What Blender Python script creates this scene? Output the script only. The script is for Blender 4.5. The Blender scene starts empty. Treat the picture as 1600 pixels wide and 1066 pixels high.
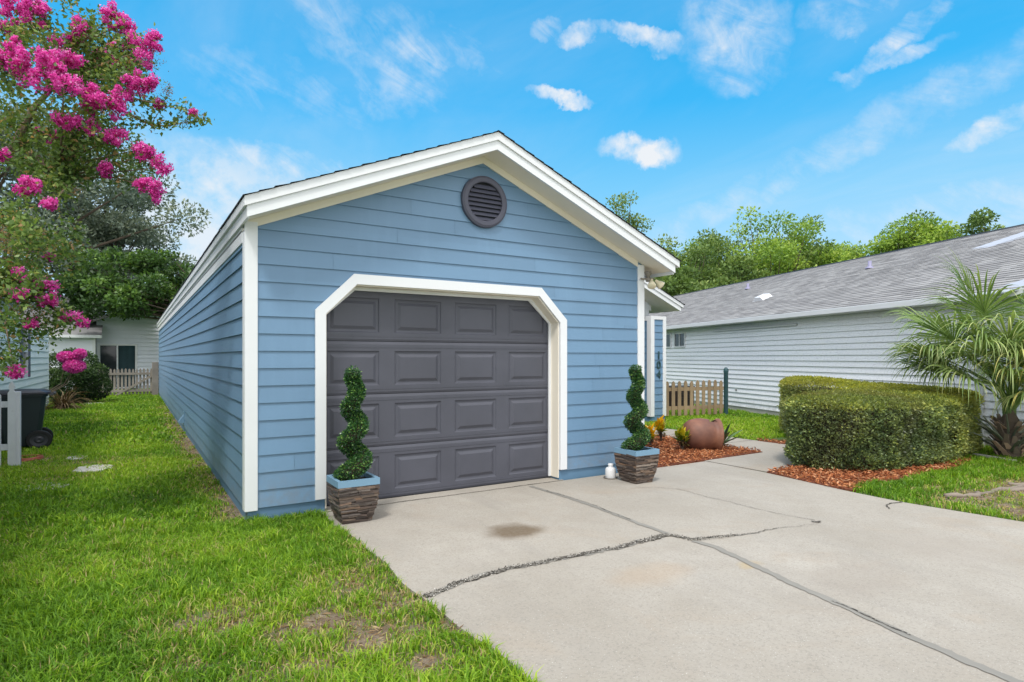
import bpy, bmesh, math, random
import numpy as np
from mathutils import Vector, Matrix
random.seed(7); rng = np.random.default_rng(11)
S = bpy.context.scene
C = S.collection
R = math.radians

# ------------------------------------------------------------------ camera
FPX = 943.6; H = 1.45; CU, CV = 800.0, 559.0; YAW = R(32.1)
SY, CY = math.sin(YAW), math.cos(YAW)
GZ = -0.045            # soil level
DZ = -0.035            # concrete level
cam = bpy.data.cameras.new('camera'); camo = bpy.data.objects.new('camera', cam); C.objects.link(camo)
camo.location = (0, 0, H); camo.rotation_euler = (R(90), 0, -YAW)
cam.sensor_width = 36; cam.lens = FPX / 1600 * 36; cam.shift_y = (CV - 533) / 1600
cam.clip_start = 0.05; cam.clip_end = 3000
S.camera = camo
S.view_settings.view_transform = 'Standard'; S.view_settings.look = 'None'
S.view_settings.exposure = 0.55; S.view_settings.gamma = 1.0

# ------------------------------------------------------------------ node helper
class NT:
    def __init__(s, tree):
        s.t = tree; s.n = tree.nodes; s.l = tree.links
    def add(s, typ, **kw):
        n = s.n.new(typ)
        for k, v in kw.items():
            if k == 'inp':
                for a, b in v.items():
                    s.set(n, a, b)
            else: setattr(n, k, v)
        return n
    def set(s, n, a, b):
        sock = n.inputs[a]
        if isinstance(b, bpy.types.NodeSocket): s.l.new(b, sock)
        else: sock.default_value = b
    def math(s, op, a, b=0.0, c=None, clamp=False):
        n = s.n.new('ShaderNodeMath'); n.operation = op; n.use_clamp = clamp
        s.set(n, 0, a); s.set(n, 1, b)
        if c is not None: s.set(n, 2, c)
        return n.outputs[0]
    def vmath(s, op, a, b=(0, 0, 0), out=0):
        n = s.n.new('ShaderNodeVectorMath'); n.operation = op
        s.set(n, 0, a)
        if op == 'SCALE': s.set(n, 3, b)
        else: s.set(n, 1, b)
        return n.outputs['Value'] if op in ('DOT_PRODUCT', 'LENGTH') else n.outputs[0]
    def noise(s, vec, scale, detail=4, rough=.5, dist=0, col=False):
        n = s.add('ShaderNodeTexNoise', inp={'Scale': scale, 'Detail': detail, 'Roughness': rough, 'Distortion': dist})
        if vec is not None: s.set(n, 'Vector', vec)
        return n.outputs['Color' if col else 'Fac']
    def ramp(s, fac, stops, interp='LINEAR'):
        n = s.n.new('ShaderNodeValToRGB'); n.color_ramp.interpolation = interp
        e = n.color_ramp.elements
        while len(e) < len(stops): e.new(.5)
        for i, (p, c) in enumerate(stops):
            e[i].position = p
            e[i].color = (c, c, c, 1) if isinstance(c, (int, float)) else (*c[:3], 1)
        s.set(n, 0, fac); return n.outputs[0]
    def mix(s, fac, a, b, blend='MIX'):
        n = s.n.new('ShaderNodeMix'); n.data_type = 'RGBA'; n.blend_type = blend
        s.set(n, 0, fac)
        for i, v in ((6, a), (7, b)):
            if isinstance(v, tuple) and len(v) == 3: v = (*v, 1)
            s.set(n, i, v)
        return n.outputs[2]
    def smooth(s, v, a, b):
        n = s.n.new('ShaderNodeMapRange'); n.interpolation_type = 'SMOOTHSTEP'
        s.set(n, 0, v); s.set(n, 1, a); s.set(n, 2, b); return n.outputs[0]

# ------------------------------------------------------------------ world + sun
SUN_DIR = Vector((-0.50, -0.50, 1.15)).normalized()     # towards the sun
sun_el = math.asin(SUN_DIR.z); sun_az = math.atan2(SUN_DIR.x, SUN_DIR.y)
W = bpy.data.worlds.new('World'); S.world = W; W.use_nodes = True
w = NT(W.node_tree); w.n.clear()
sky = w.add('ShaderNodeTexSky', sky_type='NISHITA', sun_disc=False)
sky.sun_elevation = sun_el; sky.sun_rotation = sun_az; sky.air_density = 1.0; sky.dust_density = 0.3; sky.ozone_density = 2.0
gen = w.add('ShaderNodeTexCoord').outputs['Generated']
dirn = w.vmath('NORMALIZE', gen)
sep = w.add('ShaderNodeSeparateXYZ'); w.set(sep, 0, dirn)
elev = sep.outputs['Z']
def pix_dir(u, v):
    a = u - CU
    return Vector((a * CY + FPX * SY, -a * SY + FPX * CY, CV - v)).normalized()
# clear sky colour: deep cyan-blue above, pale towards the horizon
skyc = w.mix(1.0, sky.outputs[0], (0.30, 0.85, 1.0), 'MULTIPLY')
grad = w.ramp(elev, [(0.0, (.68, .85, .98)), (0.12, (.50, .77, .99)), (0.24, (.25, .66, .99)), (0.38, (.05, .50, .97)), (0.9, (.02, .26, .64))])
grad = w.mix(1.0, grad, (5.3, 5.3, 5.3), 'MULTIPLY')
skyc = w.mix(.90, skyc, grad)
# flat cloud layer coordinates (dir.xy / dir.z) for the streaks and the overhead veil
zc = w.math('ADD', w.math('MAXIMUM', elev, 0.0), 0.18)
pl = w.add('ShaderNodeCombineXYZ'); w.set(pl, 0, w.math('DIVIDE', sep.outputs['X'], zc)); w.set(pl, 1, w.math('DIVIDE', sep.outputs['Y'], zc))
map1 = w.add('ShaderNodeMapping'); w.set(map1, 0, pl.outputs[0]); map1.inputs['Rotation'].default_value = (0, 0, R(25)); map1.inputs['Scale'].default_value = (1.0, 0.45, 1)
st = w.noise(map1.outputs[0], 1.15, 9, .58, .6)
streak = w.ramp(st, [(0.40, 0.0), (0.56, .22), (0.70, .55), (.85, .8)])
st2 = w.noise(map1.outputs[0], 4.6, 8, .62, 1.2)
streak = w.math('MULTIPLY', streak, w.ramp(st2, [(0.30, .45), (0.65, 1.0)]))
# warped direction for puffs
wn = w.noise(dirn, 9.0, 8, .62, .0, col=True)
wv = w.vmath('SCALE', w.vmath('SUBTRACT', wn, (.5, .5, .5)), 0.07)
wn2 = w.noise(dirn, 45.0, 5, .65, .0, col=True)
wv2 = w.vmath('SCALE', w.vmath('SUBTRACT', wn2, (.5, .5, .5)), 0.018)
dw = w.vmath('ADD', w.vmath('ADD', dirn, wv), wv2)
def feather(tilt, s1, s2, dist):
    t_ = R(-tilt); r_ = Vector((CY, -SY, 0)); u_ = Vector((0, 0, 1))
    a1 = r_ * math.cos(t_) + u_ * math.sin(t_); a2 = -r_ * math.sin(t_) + u_ * math.cos(t_)
    cx_ = w.add('ShaderNodeCombineXYZ'); w.set(cx_, 0, w.math('MULTIPLY', w.vmath('DOT_PRODUCT', dirn, tuple(a1)), s1)); w.set(cx_, 1, w.math('MULTIPLY', w.vmath('DOT_PRODUCT', dirn, tuple(a2)), s2))
    return w.noise(cx_.outputs[0], 1.0, 9, .66, dist)
fea = w.ramp(w.math('ADD', w.math('MULTIPLY', feather(32, 8, 24, 1.3), .65), w.math('MULTIPLY', w.noise(dirn, 11, 7, .6), .35)), [(0.34, 0.0), (0.52, .45), (0.76, 1.0)])
puffs = [  # u, v, half-width px, half-height px, tilt deg, density
    (1000, 236, 52, 17, 4, 1.25), (978, 240, 34, 12, 8, .7), (872, 155, 48, 9, 8, .95), (905, 55, 28, 13, 0, .8), (1000, 60, 60, 11, 10, .85), (1035, 72, 30, 10, 15, .6),
    (860, 38, 26, 15, 0, .5), (1140, 60, 70, 50, 38, .62), (1180, 100, 45, 28, 30, .5), (1110, 30, 50, 26, 20, .45), (1325, 18, 60, 26, 0, .55), (1395, 68, 58, 18, -40, .75), (1370, 102, 60, 11, -4, .6),
    (1590, 185, 70, 20, -18, .75), (640, 100, 70, 50, 35, .55), (600, 130, 40, 40, 60, .4), (540, 55, 110, 50, 30, .35), (430, 140, 120, 40, 10, .3), (430, 262, 120, 26, 8, .6), (700, 70, 90, 30, 20, .35),
    (310, 350, 210, 110, 0, .80), (1200, 290, 330, 30, -24, .38), (1500, 330, 180, 40, 0, .4), (100, 300, 200, 160, 0, .4)]
tot = None
for (pu, pv, ra, rb, tilt, dens) in puffs:
    c = pix_dir(pu, pv)
    right = Vector((CY, -SY, 0)); t_ = R(-tilt)
    upv = Vector((0, 0, 1))
    a1 = (right * math.cos(t_) + upv * math.sin(t_)); a2 = (-right * math.sin(t_) + upv * math.cos(t_))
    cc = a1.cross(a2).normalized()
    sc_ = c.dot(pix_dir(CU, CV))  # projection shrink
    d = w.vmath('SUBTRACT', dw, tuple(c))
    k = 1.0 / (FPX / max(sc_, .3))
    e1 = w.vmath('DOT_PRODUCT', d, tuple(a1 / (ra * k)))
    e2 = w.vmath('DOT_PRODUCT', d, tuple(a2 / (rb * k)))
    r2 = w.math('ADD', w.math('MULTIPLY', e1, e1), w.math('MULTIPLY', e2, e2))
    m = w.math('MULTIPLY', w.smooth(r2, 1.9, 0.0), dens * (1.0 if dens > .79 else 1.75))
    if dens < .79: m = w.math('MULTIPLY', m, fea)
    tot = m if tot is None else w.math('MAXIMUM', tot, m)
pn = w.noise(dirn, 24.0, 8, .62)
tot = w.math('MULTIPLY', tot, w.ramp(pn, [(0.30, .15), (0.60, 1.0)]))
# bright broken cloud added out of view, overhead and behind, for soft neutral light
back = w.vmath('DOT_PRODUCT', dirn, (-SY, -CY, 0.75))
fill_veil = w.math('MULTIPLY', w.smooth(back, -.12, .35), w.ramp(w.noise(pl.outputs[0], .9, 6, .55), [(0.30, .55), (0.6, 1.0)]))
cl = w.math('MAXIMUM', w.math('MAXIMUM', w.math('MULTIPLY', streak, .62), tot), fill_veil, clamp=True)
cl = w.math('MINIMUM', cl, .97)
cloudc = w.mix(w.smooth(back, -.1, .5), (4.6, 4.75, 4.95), (10.5, 10.4, 10.3))
skyf = w.mix(cl, skyc, cloudc)
bg = w.add('ShaderNodeBackground'); w.set(bg, 0, skyf); bg.inputs[1].default_value = 0.13
wo = w.add('ShaderNodeOutputWorld'); w.l.new(bg.outputs[0], wo.inputs[0])

sun = bpy.data.lights.new('sun', 'SUN'); suno = bpy.data.objects.new('sun', sun); C.objects.link(suno)
sun.energy = 1.7; sun.angle = R(10); sun.color = (1.0, .965, .91)
suno.rotation_euler = SUN_DIR.to_track_quat('Z', 'Y').to_euler()

# ------------------------------------------------------------------ materials
MATS = {}
def newmat(name):
    m = bpy.data.materials.new(name); m.use_nodes = True
    t = NT(m.node_tree); t.n.clear(); MATS[name] = m
    out = t.add('ShaderNodeOutputMaterial')
    b = t.add('ShaderNodeBsdfPrincipled'); t.l.new(b.outputs[0], out.inputs[0])
    t.b = b; t.out = out
    t.obj = t.add('ShaderNodeTexCoord').outputs['Object']
    return m, t
def bump(t, h, strength=.3, dist=.01):
    n = t.add('ShaderNodeBump', inp={'Strength': strength, 'Distance': dist, 'Height': h})
    t.l.new(n.outputs[0], t.b.inputs['Normal'])
def attr(t, name='rnd'):
    return t.add('ShaderNodeAttribute', attribute_name=name).outputs['Fac']
def stretch(t, v, sc):
    m = t.add('ShaderNodeMapping'); t.set(m, 0, v); m.inputs['Scale'].default_value = sc; return m.outputs[0]

def paint_mat(name, col, rough=.5, var=.06, dirt=.12, grain=(1, 1, 1), gs=30, bstr=.15, spec=.4):
    m, t = newmat(name)
    v = t.noise(t.obj, 1.3, 6, .6)
    c = t.mix(t.ramp(v, [(.3, 0.0), (.7, 1.0)]), tuple(x * (1 - var) for x in col), tuple(min(1, x * (1 + var)) for x in col))
    g = t.noise(stretch(t, t.obj, grain), gs, 6, .65)
    spots = t.ramp(t.noise(t.obj, 7.0, 8, .7), [(.60, 0.0), (.78, 1.0)])
    c = t.mix(t.math('MULTIPLY', spots, dirt), c, tuple(x * .55 for x in col))  # spots are dirt; on the garage door they paint a mottled sheen
    t.set(t.b, 'Base Color', c); t.b.inputs['Roughness'].default_value = rough
    t.b.inputs['Specular IOR Level'].default_value = spec
    bump(t, g, bstr, .004)
    return m
def siding_mat(name, col, grain, rough=.45, bt=.10, dirtcol=None, dirt=.0):
    m, t = newmat(name)
    a = attr(t)
    c = t.mix(a, tuple(x * (1 - bt) for x in col), tuple(x * (1 + bt) for x in col))
    n = t.noise(t.obj, .9, 5, .6)
    c = t.mix(t.ramp(n, [(.35, 0.0), (.75, .35)]), c, tuple(x * .86 for x in col))
    g = t.noise(stretch(t, t.obj, grain), 60, 6, .7)
    c = t.mix(t.ramp(g, [(.45, 0.0), (.9, .25)]), c, tuple(x * .75 for x in col))
    sz = t.add('ShaderNodeSeparateXYZ'); t.set(sz, 0, t.obj)
    spl = t.math('MULTIPLY', t.smooth(sz.outputs[2], .55, .05), t.ramp(t.noise(t.obj, 9, 7, .75), [(.38, 0.0), (.70, .45)]))
    c = t.mix(spl, c, (.20, .17, .13))
    wx = t.noise(stretch(t, t.obj, (1.5, 1.5, .25)), 3.0, 6, .65)
    c = t.mix(t.ramp(wx, [(.52, 0.0), (.80, .22)]), c, tuple(min(1, x * 1.25 + .03) for x in col))
    if dirtcol:
        s = t.noise(stretch(t, t.obj, tuple(.4 + .6 * q for q in grain)), 5, 7, .7)
        c = t.mix(t.math('MULTIPLY', t.ramp(s, [(.50, 0.0), (.78, 1.0)]), dirt), c, dirtcol)
    t.set(t.b, 'Base Color', c); t.b.inputs['Roughness'].default_value = rough
    bump(t, g, .35, .003)
    return m
def leaf_mat(name, stops, rough=.5, trans=.35, spec=.35, patch=0.0, patchcol=(.3, .3, .05), tcol=(1.25, 1.2, .7)):
    m, t = newmat(name)
    c = t.ramp(attr(t), stops)
    if patch:
        n = t.ramp(t.noise(t.obj, 1.4, 4, .6), [(.42, 0.0), (.68, 1.0)])
        c = t.mix(t.math('MULTIPLY', n, patch), c, patchcol)
    t.set(t.b, 'Base Color', c); t.b.inputs['Roughness'].default_value = rough; t.b.inputs['Specular IOR Level'].default_value = spec
    if trans:
        tr = t.add('ShaderNodeBsdfTranslucent'); t.set(tr, 0, t.mix(1.0, c, tcol, 'MULTIPLY'))
        mx = t.add('ShaderNodeMixShader'); mx.inputs[0].default_value = trans
        t.l.new(t.b.outputs[0], mx.inputs[1]); t.l.new(tr.outputs[0], mx.inputs[2]); t.l.new(mx.outputs[0], t.out.inputs[0])
    return m

BLUE = (0.140, 0.254, 0.392)
M_side_x = siding_mat('blue_siding', BLUE, (1, 40, 40), bt=.05)
M_side_y = siding_mat('blue_siding_long', BLUE, (40, 1, 40), bt=.06)
M_blue = paint_mat('blue_paint', (0.115, 0.22, 0.34), .5, .08, .3)
M_bluetrim = paint_mat('blue_rim_paint', (0.17, 0.30, 0.42), .45, .05, .2)
M_white = paint_mat('white_trim_paint', (0.72, 0.735, 0.755), .42, .025, .05, (1, 1, 1), 40, .10)
M_soffit = paint_mat('cream_soffit_paint', (0.80, 0.74, 0.63), .6, .05, .15)
M_door = paint_mat('slate_door_paint', (0.074, 0.077, 0.098), .42, .13, .30, (1, 1, 60), 40, .30)  # tone mottling and dark spots imitate a mottled sheen in the colour
M_vent = paint_mat('slate_vent_paint', (0.078, 0.080, 0.112), .5, .05, .1)
M_dark = paint_mat('dark_void', (0.012, 0.013, 0.016), .8, .0, .0)
M_vinyl = siding_mat('grey_white_vinyl', (0.88, 0.895, 0.95), (1, 6, 12), .5, .03, (.42, .43, .45), .55)
M_mint = siding_mat('pale_mint_siding', (0.70, 0.76, 0.72), (6, 1, 12), .5, .02)
M_mint2 = siding_mat('pale_white_siding', (0.76, 0.79, 0.86), (1, 6, 12), .5, .02)
M_oldwood = paint_mat('weathered_fence_wood', (0.23, 0.205, 0.175), .85, .25, .6, (3, 3, .4), 30, .5)
M_tanwood = paint_mat('tan_fence_wood', (0.30, 0.215, 0.13), .8, .25, .5, (4, 4, .5), 30, .5)
M_whitewood = paint_mat('worn_white_wood', (0.58, 0.60, 0.64), .7, .12, .75, (4, 4, .5), 26, .5)
M_teal = paint_mat('dark_teal_post', (0.03, 0.075, 0.085), .5, .1, .2)
M_plastic = paint_mat('black_green_plastic', (0.016, 0.026, 0.030), .45, .1, .2)
M_black = paint_mat('black_rubber', (0.012, 0.012, 0.013), .6, .1, .1)
M_lid = paint_mat('grey_plastic_lid', (0.045, 0.045, 0.055), .4, .1, .1)
M_bark = paint_mat('grey_brown_bark', (0.11, 0.085, 0.065), .9, .3, .5, (1, 1, .25), 18, 1.0)
M_myrtlebark = paint_mat('smooth_tan_bark', (0.22, 0.16, 0.11), .8, .25, .4, (1, 1, .3), 14, .5)
M_glass, t = newmat('dark_glass'); t.b.inputs['Base Color'].default_value = (.02, .025, .03, 1); t.b.inputs['Roughness'].default_value = .06
t.set(t.b, 'Base Color', t.mix(t.noise(t.obj, 2, 3), (.012, .015, .018), (.05, .06, .07)))
M_metal = paint_mat('aged_metal', (0.20, 0.18, 0.15), .4, .2, .4); 
M_alum = paint_mat('white_aluminium', (0.66, 0.67, 0.70), .4, .05, .15)
M_lampglass = paint_mat('cream_bulb_glass', (0.78, 0.70, 0.50), .25, .05, .1)
M_duntrim = paint_mat('faded_rake_paint', (0.40, 0.43, 0.50), .6, .08, .3)
M_hose = paint_mat('terracotta_hose', (0.33, 0.085, 0.045), .5, .15, .3)
M_stone = paint_mat('pale_stone', (0.50, 0.48, 0.44), .9, .15, .5, (1, 1, 1), 20, .6)
M_jug = paint_mat('white_plastic', (0.68, 0.68, 0.68), .35, .04, .2)
M_curtain = paint_mat('teal_curtain', (0.05, 0.10, 0.12), .9, .2, .2)
M_bluepl = paint_mat('blue_plastic', (0.02, 0.04, 0.55), .4, .1, .1)
M_soil = paint_mat('potting_soil', (0.035, 0.024, 0.017), .95, .3, .4, (1, 1, 1), 60, 1.0)
M_root = paint_mat('grey_root_bark', (0.21, 0.175, 0.145), .9, .3, .5, (1, 1, 1), 25, .9)
M_boot = leaf_mat('palm_boot', [(0.0, (.11, .085, .065)), (.5, (.24, .19, .15)), (.85, (.42, .28, .19)), (1.0, (.55, .40, .28))], .8, 0)
M_drystem = leaf_mat('grey_palm_stem', [(0.0, (.09, .11, .08)), (.5, (.18, .20, .15)), (1.0, (.32, .33, .26))], .7, 0)

M_terra, t = newmat('rusty_terracotta')
n1 = t.noise(t.obj, 2.2, 6, .6); n2 = t.noise(stretch(t, t.obj, (1, 1, 2)), 7, 7, .7)
c = t.ramp(n1, [(.3, (.10, .045, .034)), (.5, (.20, .085, .055)), (.7, (.33, .15, .085))])
c = t.mix(t.ramp(n2, [(.5, 0.0), (.75, .35)]), c, (.12, .06, .05)); t.set(t.b, 'Base Color', c); t.b.inputs['Roughness'].default_value = .62
bump(t, n2, .15, .003)

M_stack, t = newmat('stacked_slate')
a = attr(t)
c = t.ramp(a, [(0.0, (.045, .032, .027)), (.3, (.10, .065, .048)), (.55, (.15, .125, .11)), (.8, (.20, .115, .065)), (1.0, (.27, .22, .18))])
n1 = t.noise(stretch(t, t.obj, (1, 1, 5)), 14, 7, .7)
c = t.mix(t.ramp(n1, [(.3, .7), (.65, 0.0)]), c, (.035, .028, .026)); t.set(t.b, 'Base Color', c); t.b.inputs['Roughness'].default_value = .55
bump(t, n1, .8, .012)

M_conc, t = newmat('driveway_concrete')
big = t.noise(t.obj, .55, 6, .6); mid = t.noise(t.obj, 2.6, 7, .65); fine = t.noise(t.obj, 70, 5, .75)
c = t.mix(t.ramp(big, [(.3, 0.0), (.7, 1.0)]), (.325, .296, .254), (.412, .382, .338))
c = t.mix(t.ramp(mid, [(.45, 0.0), (.75, .5)]), c, (.30, .265, .22))
c = t.mix(t.ramp(t.noise(t.obj, 1.1, 5, .6, 1.0), [(.55, 0.0), (.75, .45)]), c, (.35, .28, .21))
c = t.mix(t.ramp(fine, [(.35, .65), (.5, 0.0)]), c, (.22, .205, .18))
c = t.mix(t.ramp(t.noise(stretch(t, t.obj, (1.6, .35, 1)), 1.7, 6, .65), [(.52, 0.0), (.72, .35)]), c, (.27, .25, .225))
c = t.mix(t.ramp(t.noise(t.obj, 120, 2, .5), [(.68, 0.0), (.74, .6)]), c, (.74, .73, .70))
c = t.mix(t.ramp(t.noise(t.obj, 38, 3, .6), [(.70, 0.0), (.76, .5)]), c, (.20, .17, .14))
def stain(c, cx, cy, rx, ry, col, amt):
    d = t.vmath('SUBTRACT', t.vmath('ADD', t.obj, t.vmath('SCALE', t.vmath('SUBTRACT', t.noise(t.obj, 5, 5, .6, col=True), (.5, .5, .5)), .22)), (cx, cy, DZ))
    d = t.vmath('LENGTH', t.vmath('MULTIPLY', d, (1 / rx, 1 / ry, 0)))
    f = t.math('MULTIPLY', t.smooth(d, 1.15, .35), t.math('MULTIPLY', t.ramp(t.noise(t.obj, 26, 5, .7), [(.3, .75), (.7, 1.0)]), amt))
    return t.mix(f, c, col)
c = stain(c, 2.77, 4.37, .30, .27, (.13, .092, .055), .95)
c = stain(c, 4.15, 2.2, .55, .30, (.27, .235, .20), .40)
c = stain(c, 3.0, 3.0, .40, .22, (.38, .27, .17), .35)
c = stain(c, 3.75, 2.75, .12, .08, (.42, .30, .12), .45)
c = stain(c, 1.95, 1.75, .35, .25, (.28, .24, .19), .40)
c = stain(c, 5.4, 2.2, .6, .5, (.34, .30, .26), .35)
t.set(t.b, 'Base Color', c); t.b.inputs['Roughness'].default_value = .85; t.b.inputs['Specular IOR Level'].default_value = .25
bump(t, t.math('ADD', fine, t.math('MULTIPLY', mid, .6)), .35, .006)

M_seam = paint_mat('patching_mortar', (.235, .224, .202), .85, .12, .45, (1, 1, 1), 50, .5)
M_crack, t = newmat('crumbled_crack')
n1 = t.noise(t.obj, 60, 5, .7)
t.set(t.b, 'Base Color', t.ramp(n1, [(.38, (.018, .015, .012)), (.50, (.06, .05, .04)), (.56, (.22, .20, .17)), (.70, (.48, .46, .42))])); t.b.inputs['Roughness'].default_value = .95
bump(t, n1, 1.0, .01)

M_ground, t = newmat('soil_and_thatch')
d = attr(t, 'dirt')
soil = t.mix(t.ramp(t.noise(t.obj, 9, 7, .7), [(.35, 0.0), (.7, 1.0)]), (.13, .09, .055), (.33, .27, .20))
soil = t.mix(t.ramp(t.noise(t.obj, 45, 5, .7), [(.5, 0.0), (.7, .8)]), soil, (.24, .15, .09))
grn = t.mix(t.noise(t.obj, 14, 6, .7), (.035, .065, .014), (.095, .145, .03))
t.set(t.b, 'Base Color', t.mix(d, grn, soil)); t.b.inputs['Roughness'].default_value = .95
bump(t, t.noise(t.obj, 40, 6, .7), .8, .03)
M_far, t = newmat('far_grass')
t.set(t.b, 'Base Color', t.mix(t.noise(t.obj, 3, 7, .7), (.05, .10, .015), (.12, .19, .035))); t.b.inputs['Roughness'].default_value = .95

M_grass = leaf_mat('grass_blades', [(0.0, (.070, .165, .014)), (.30, (.145, .300, .018)), (.60, (.255, .430, .025)), (.84, (.42, .56, .045)), (.92, (.46, .42, .15)), (1.0, (.46, .34, .19))], .5, .35, .3)
M_mulch = leaf_mat('red_bark_mulch', [(0.0, (.15, .045, .02)), (.4, (.33, .11, .045)), (.75, (.48, .19, .08)), (1.0, (.58, .33, .19))], .9, 0, .1)
M_mulchbase = paint_mat('mulch_base', (.16, .05, .025), .95, .3, .5, (1, 1, 1), 60, 1.0)

def shingle_mat(name, c0, c1, c2):
    m, t = newmat(name)
    a = attr(t)
    c = t.ramp(a, [(0.0, c0), (.5, c1), (1.0, c2)])
    n = t.noise(t.obj, 90, 4, .8); c = t.mix(t.ramp(n, [(.4, .3), (.6, 0.0)]), c, tuple(x * .5 for x in c0))
    big = t.ramp(t.noise(t.obj, .5, 5, .6), [(.35, 0.0), (.7, .5)]); c = t.mix(big, c, tuple(x * .8 for x in c1))
    t.set(t.b, 'Base Color', c); t.b.inputs['Roughness'].default_value = .9; t.b.inputs['Specular IOR Level'].default_value = .2
    bump(t, n, .4, .004); return m
M_shg = shingle_mat('grey_shingles', (.24, .235, .24), (.32, .315, .32), (.40, .395, .395))
M_shd = shingle_mat('dark_shingles', (.045, .045, .05), (.07, .07, .08), (.11, .11, .12))

# ------------------------------------------------------------------ mesh helpers
def setp(o, label=None, cat=None, group=None, kind=None):
    if label: o['label'] = label
    if cat: o['category'] = cat
    if group: o['group'] = group
    if kind: o['kind'] = kind
    return o
def thing(name, label, cat, loc=(0, 0, 0), rz=0, group=None):
    o = bpy.data.objects.new(name, None); C.objects.link(o); o.location = loc; o.rotation_euler = (0, 0, rz); o.empty_display_size = .2
    return setp(o, label, cat, group)
class MB:
    def __init__(s): s.v = []; s.f = []; s.a = []
    def vert(s, p, a=.5): s.v.append(tuple(p)); s.a.append(a); return len(s.v) - 1
    def face(s, pts, a=.5):
        s.f.append([s.vert(p, a) for p in pts])
    def box(s, x0, x1, y0, y1, z0, z1, a=.5, M=None):
        P = [(x0, y0, z0), (x1, y0, z0), (x1, y1, z0), (x0, y1, z0), (x0, y0, z1), (x1, y0, z1), (x1, y1, z1), (x0, y1, z1)]
        if M is not None: P = [M @ Vector(p) for p in P]
        i = [s.vert(p, a) for p in P]
        for q in ((0, 3, 2, 1), (4, 5, 6, 7), (0, 1, 5, 4), (1, 2, 6, 5), (2, 3, 7, 6), (3, 0, 4, 7)): s.f.append([i[k] for k in q])
    def prism(s, poly, lo, hi, axis='z', a=.5, M=None):
        """poly 2D points, extruded along axis from lo to hi"""
        def p3(p, h):
            q = {'z': (p[0], p[1], h), 'y': (p[0], h, p[1]), 'x': (h, p[0], p[1])}[axis]
            return M @ Vector(q) if M is not None else q
        A = [s.vert(p3(p, lo), a) for p in poly]; B = [s.vert(p3(p, hi), a) for p in poly]
        s.f.append(A[::-1]); s.f.append(B)
        for i in range(len(poly)):
            j = (i + 1) % len(poly); s.f.append([A[i], A[j], B[j], B[i]])
    def tube(s, pts, rad, n=8, a=.5, cap=True):
        pts = [Vector(p) for p in pts]; m = len(pts)
        if not isinstance(rad, (list, tuple)): rad = [rad] * m
        rings = []; prev = None
        for i, p in enumerate(pts):
            d = (pts[min(i + 1, m - 1)] - pts[max(i - 1, 0)]).normalized()
            if prev is None: x = d.orthogonal().normalized()
            else:
                x = prev - d * prev.dot(d); x = x.normalized() if x.length > 1e-5 else d.orthogonal().normalized()
            prev = x; y = d.cross(x)
            rings.append([s.vert(p + (x * math.cos(2 * math.pi * k / n) + y * math.sin(2 * math.pi * k / n)) * rad[i], a) for k in range(n)])
        for i in range(m - 1):
            for k in range(n):
                j = (k + 1) % n; s.f.append([rings[i][k], rings[i][j], rings[i + 1][j], rings[i + 1][k]])
        if cap: s.f.append(rings[0][::-1]); s.f.append(rings[-1])
    def lathe(s, prof, n=32, M=None, a=.5, cap=False):
        rings = []
        for (r, z) in prof:
            ring = []
            for k in range(n):
                q = Vector((r * math.cos(2 * math.pi * k / n), r * math.sin(2 * math.pi * k / n), z))
                if M is not None: q = M @ q
                ring.append(s.vert(q, a))
            rings.append(ring)
        for i in range(len(rings) - 1):
            for k in range(n):
                j = (k + 1) % n; s.f.append([rings[i][k], rings[i][j], rings[i + 1][j], rings[i + 1][k]])
        if cap: s.f.append(rings[0][::-1]); s.f.append(rings[-1])
    def build(s, name, mat, parent=None, smooth=False, bevel=0, label=None, kind=None):
        me = bpy.data.meshes.new(name); me.from_pydata(s.v, [], s.f)
        at = me.attributes.new('rnd', 'FLOAT', 'POINT'); at.data.foreach_set('value', s.a)
        bm = bmesh.new(); bm.from_mesh(me); bmesh.ops.recalc_face_normals(bm, faces=bm.faces)
        if bevel:
            es = [e for e in bm.edges if len(e.link_faces) == 2 and e.calc_face_angle(0) > .6]
            bmesh.ops.bevel(bm, geom=es, offset=bevel, segments=2, affect='EDGES', profile=.5)
        bm.to_mesh(me); bm.free()
        if smooth: me.polygons.foreach_set('use_smooth', [True] * len(me.polygons))
        me.materials.append(mat)
        o = bpy.data.objects.new(name, me); C.objects.link(o)
        if parent is not None: o.parent = parent
        if label: o['label'] = label
        if kind: o['kind'] = kind
        return o

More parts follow.
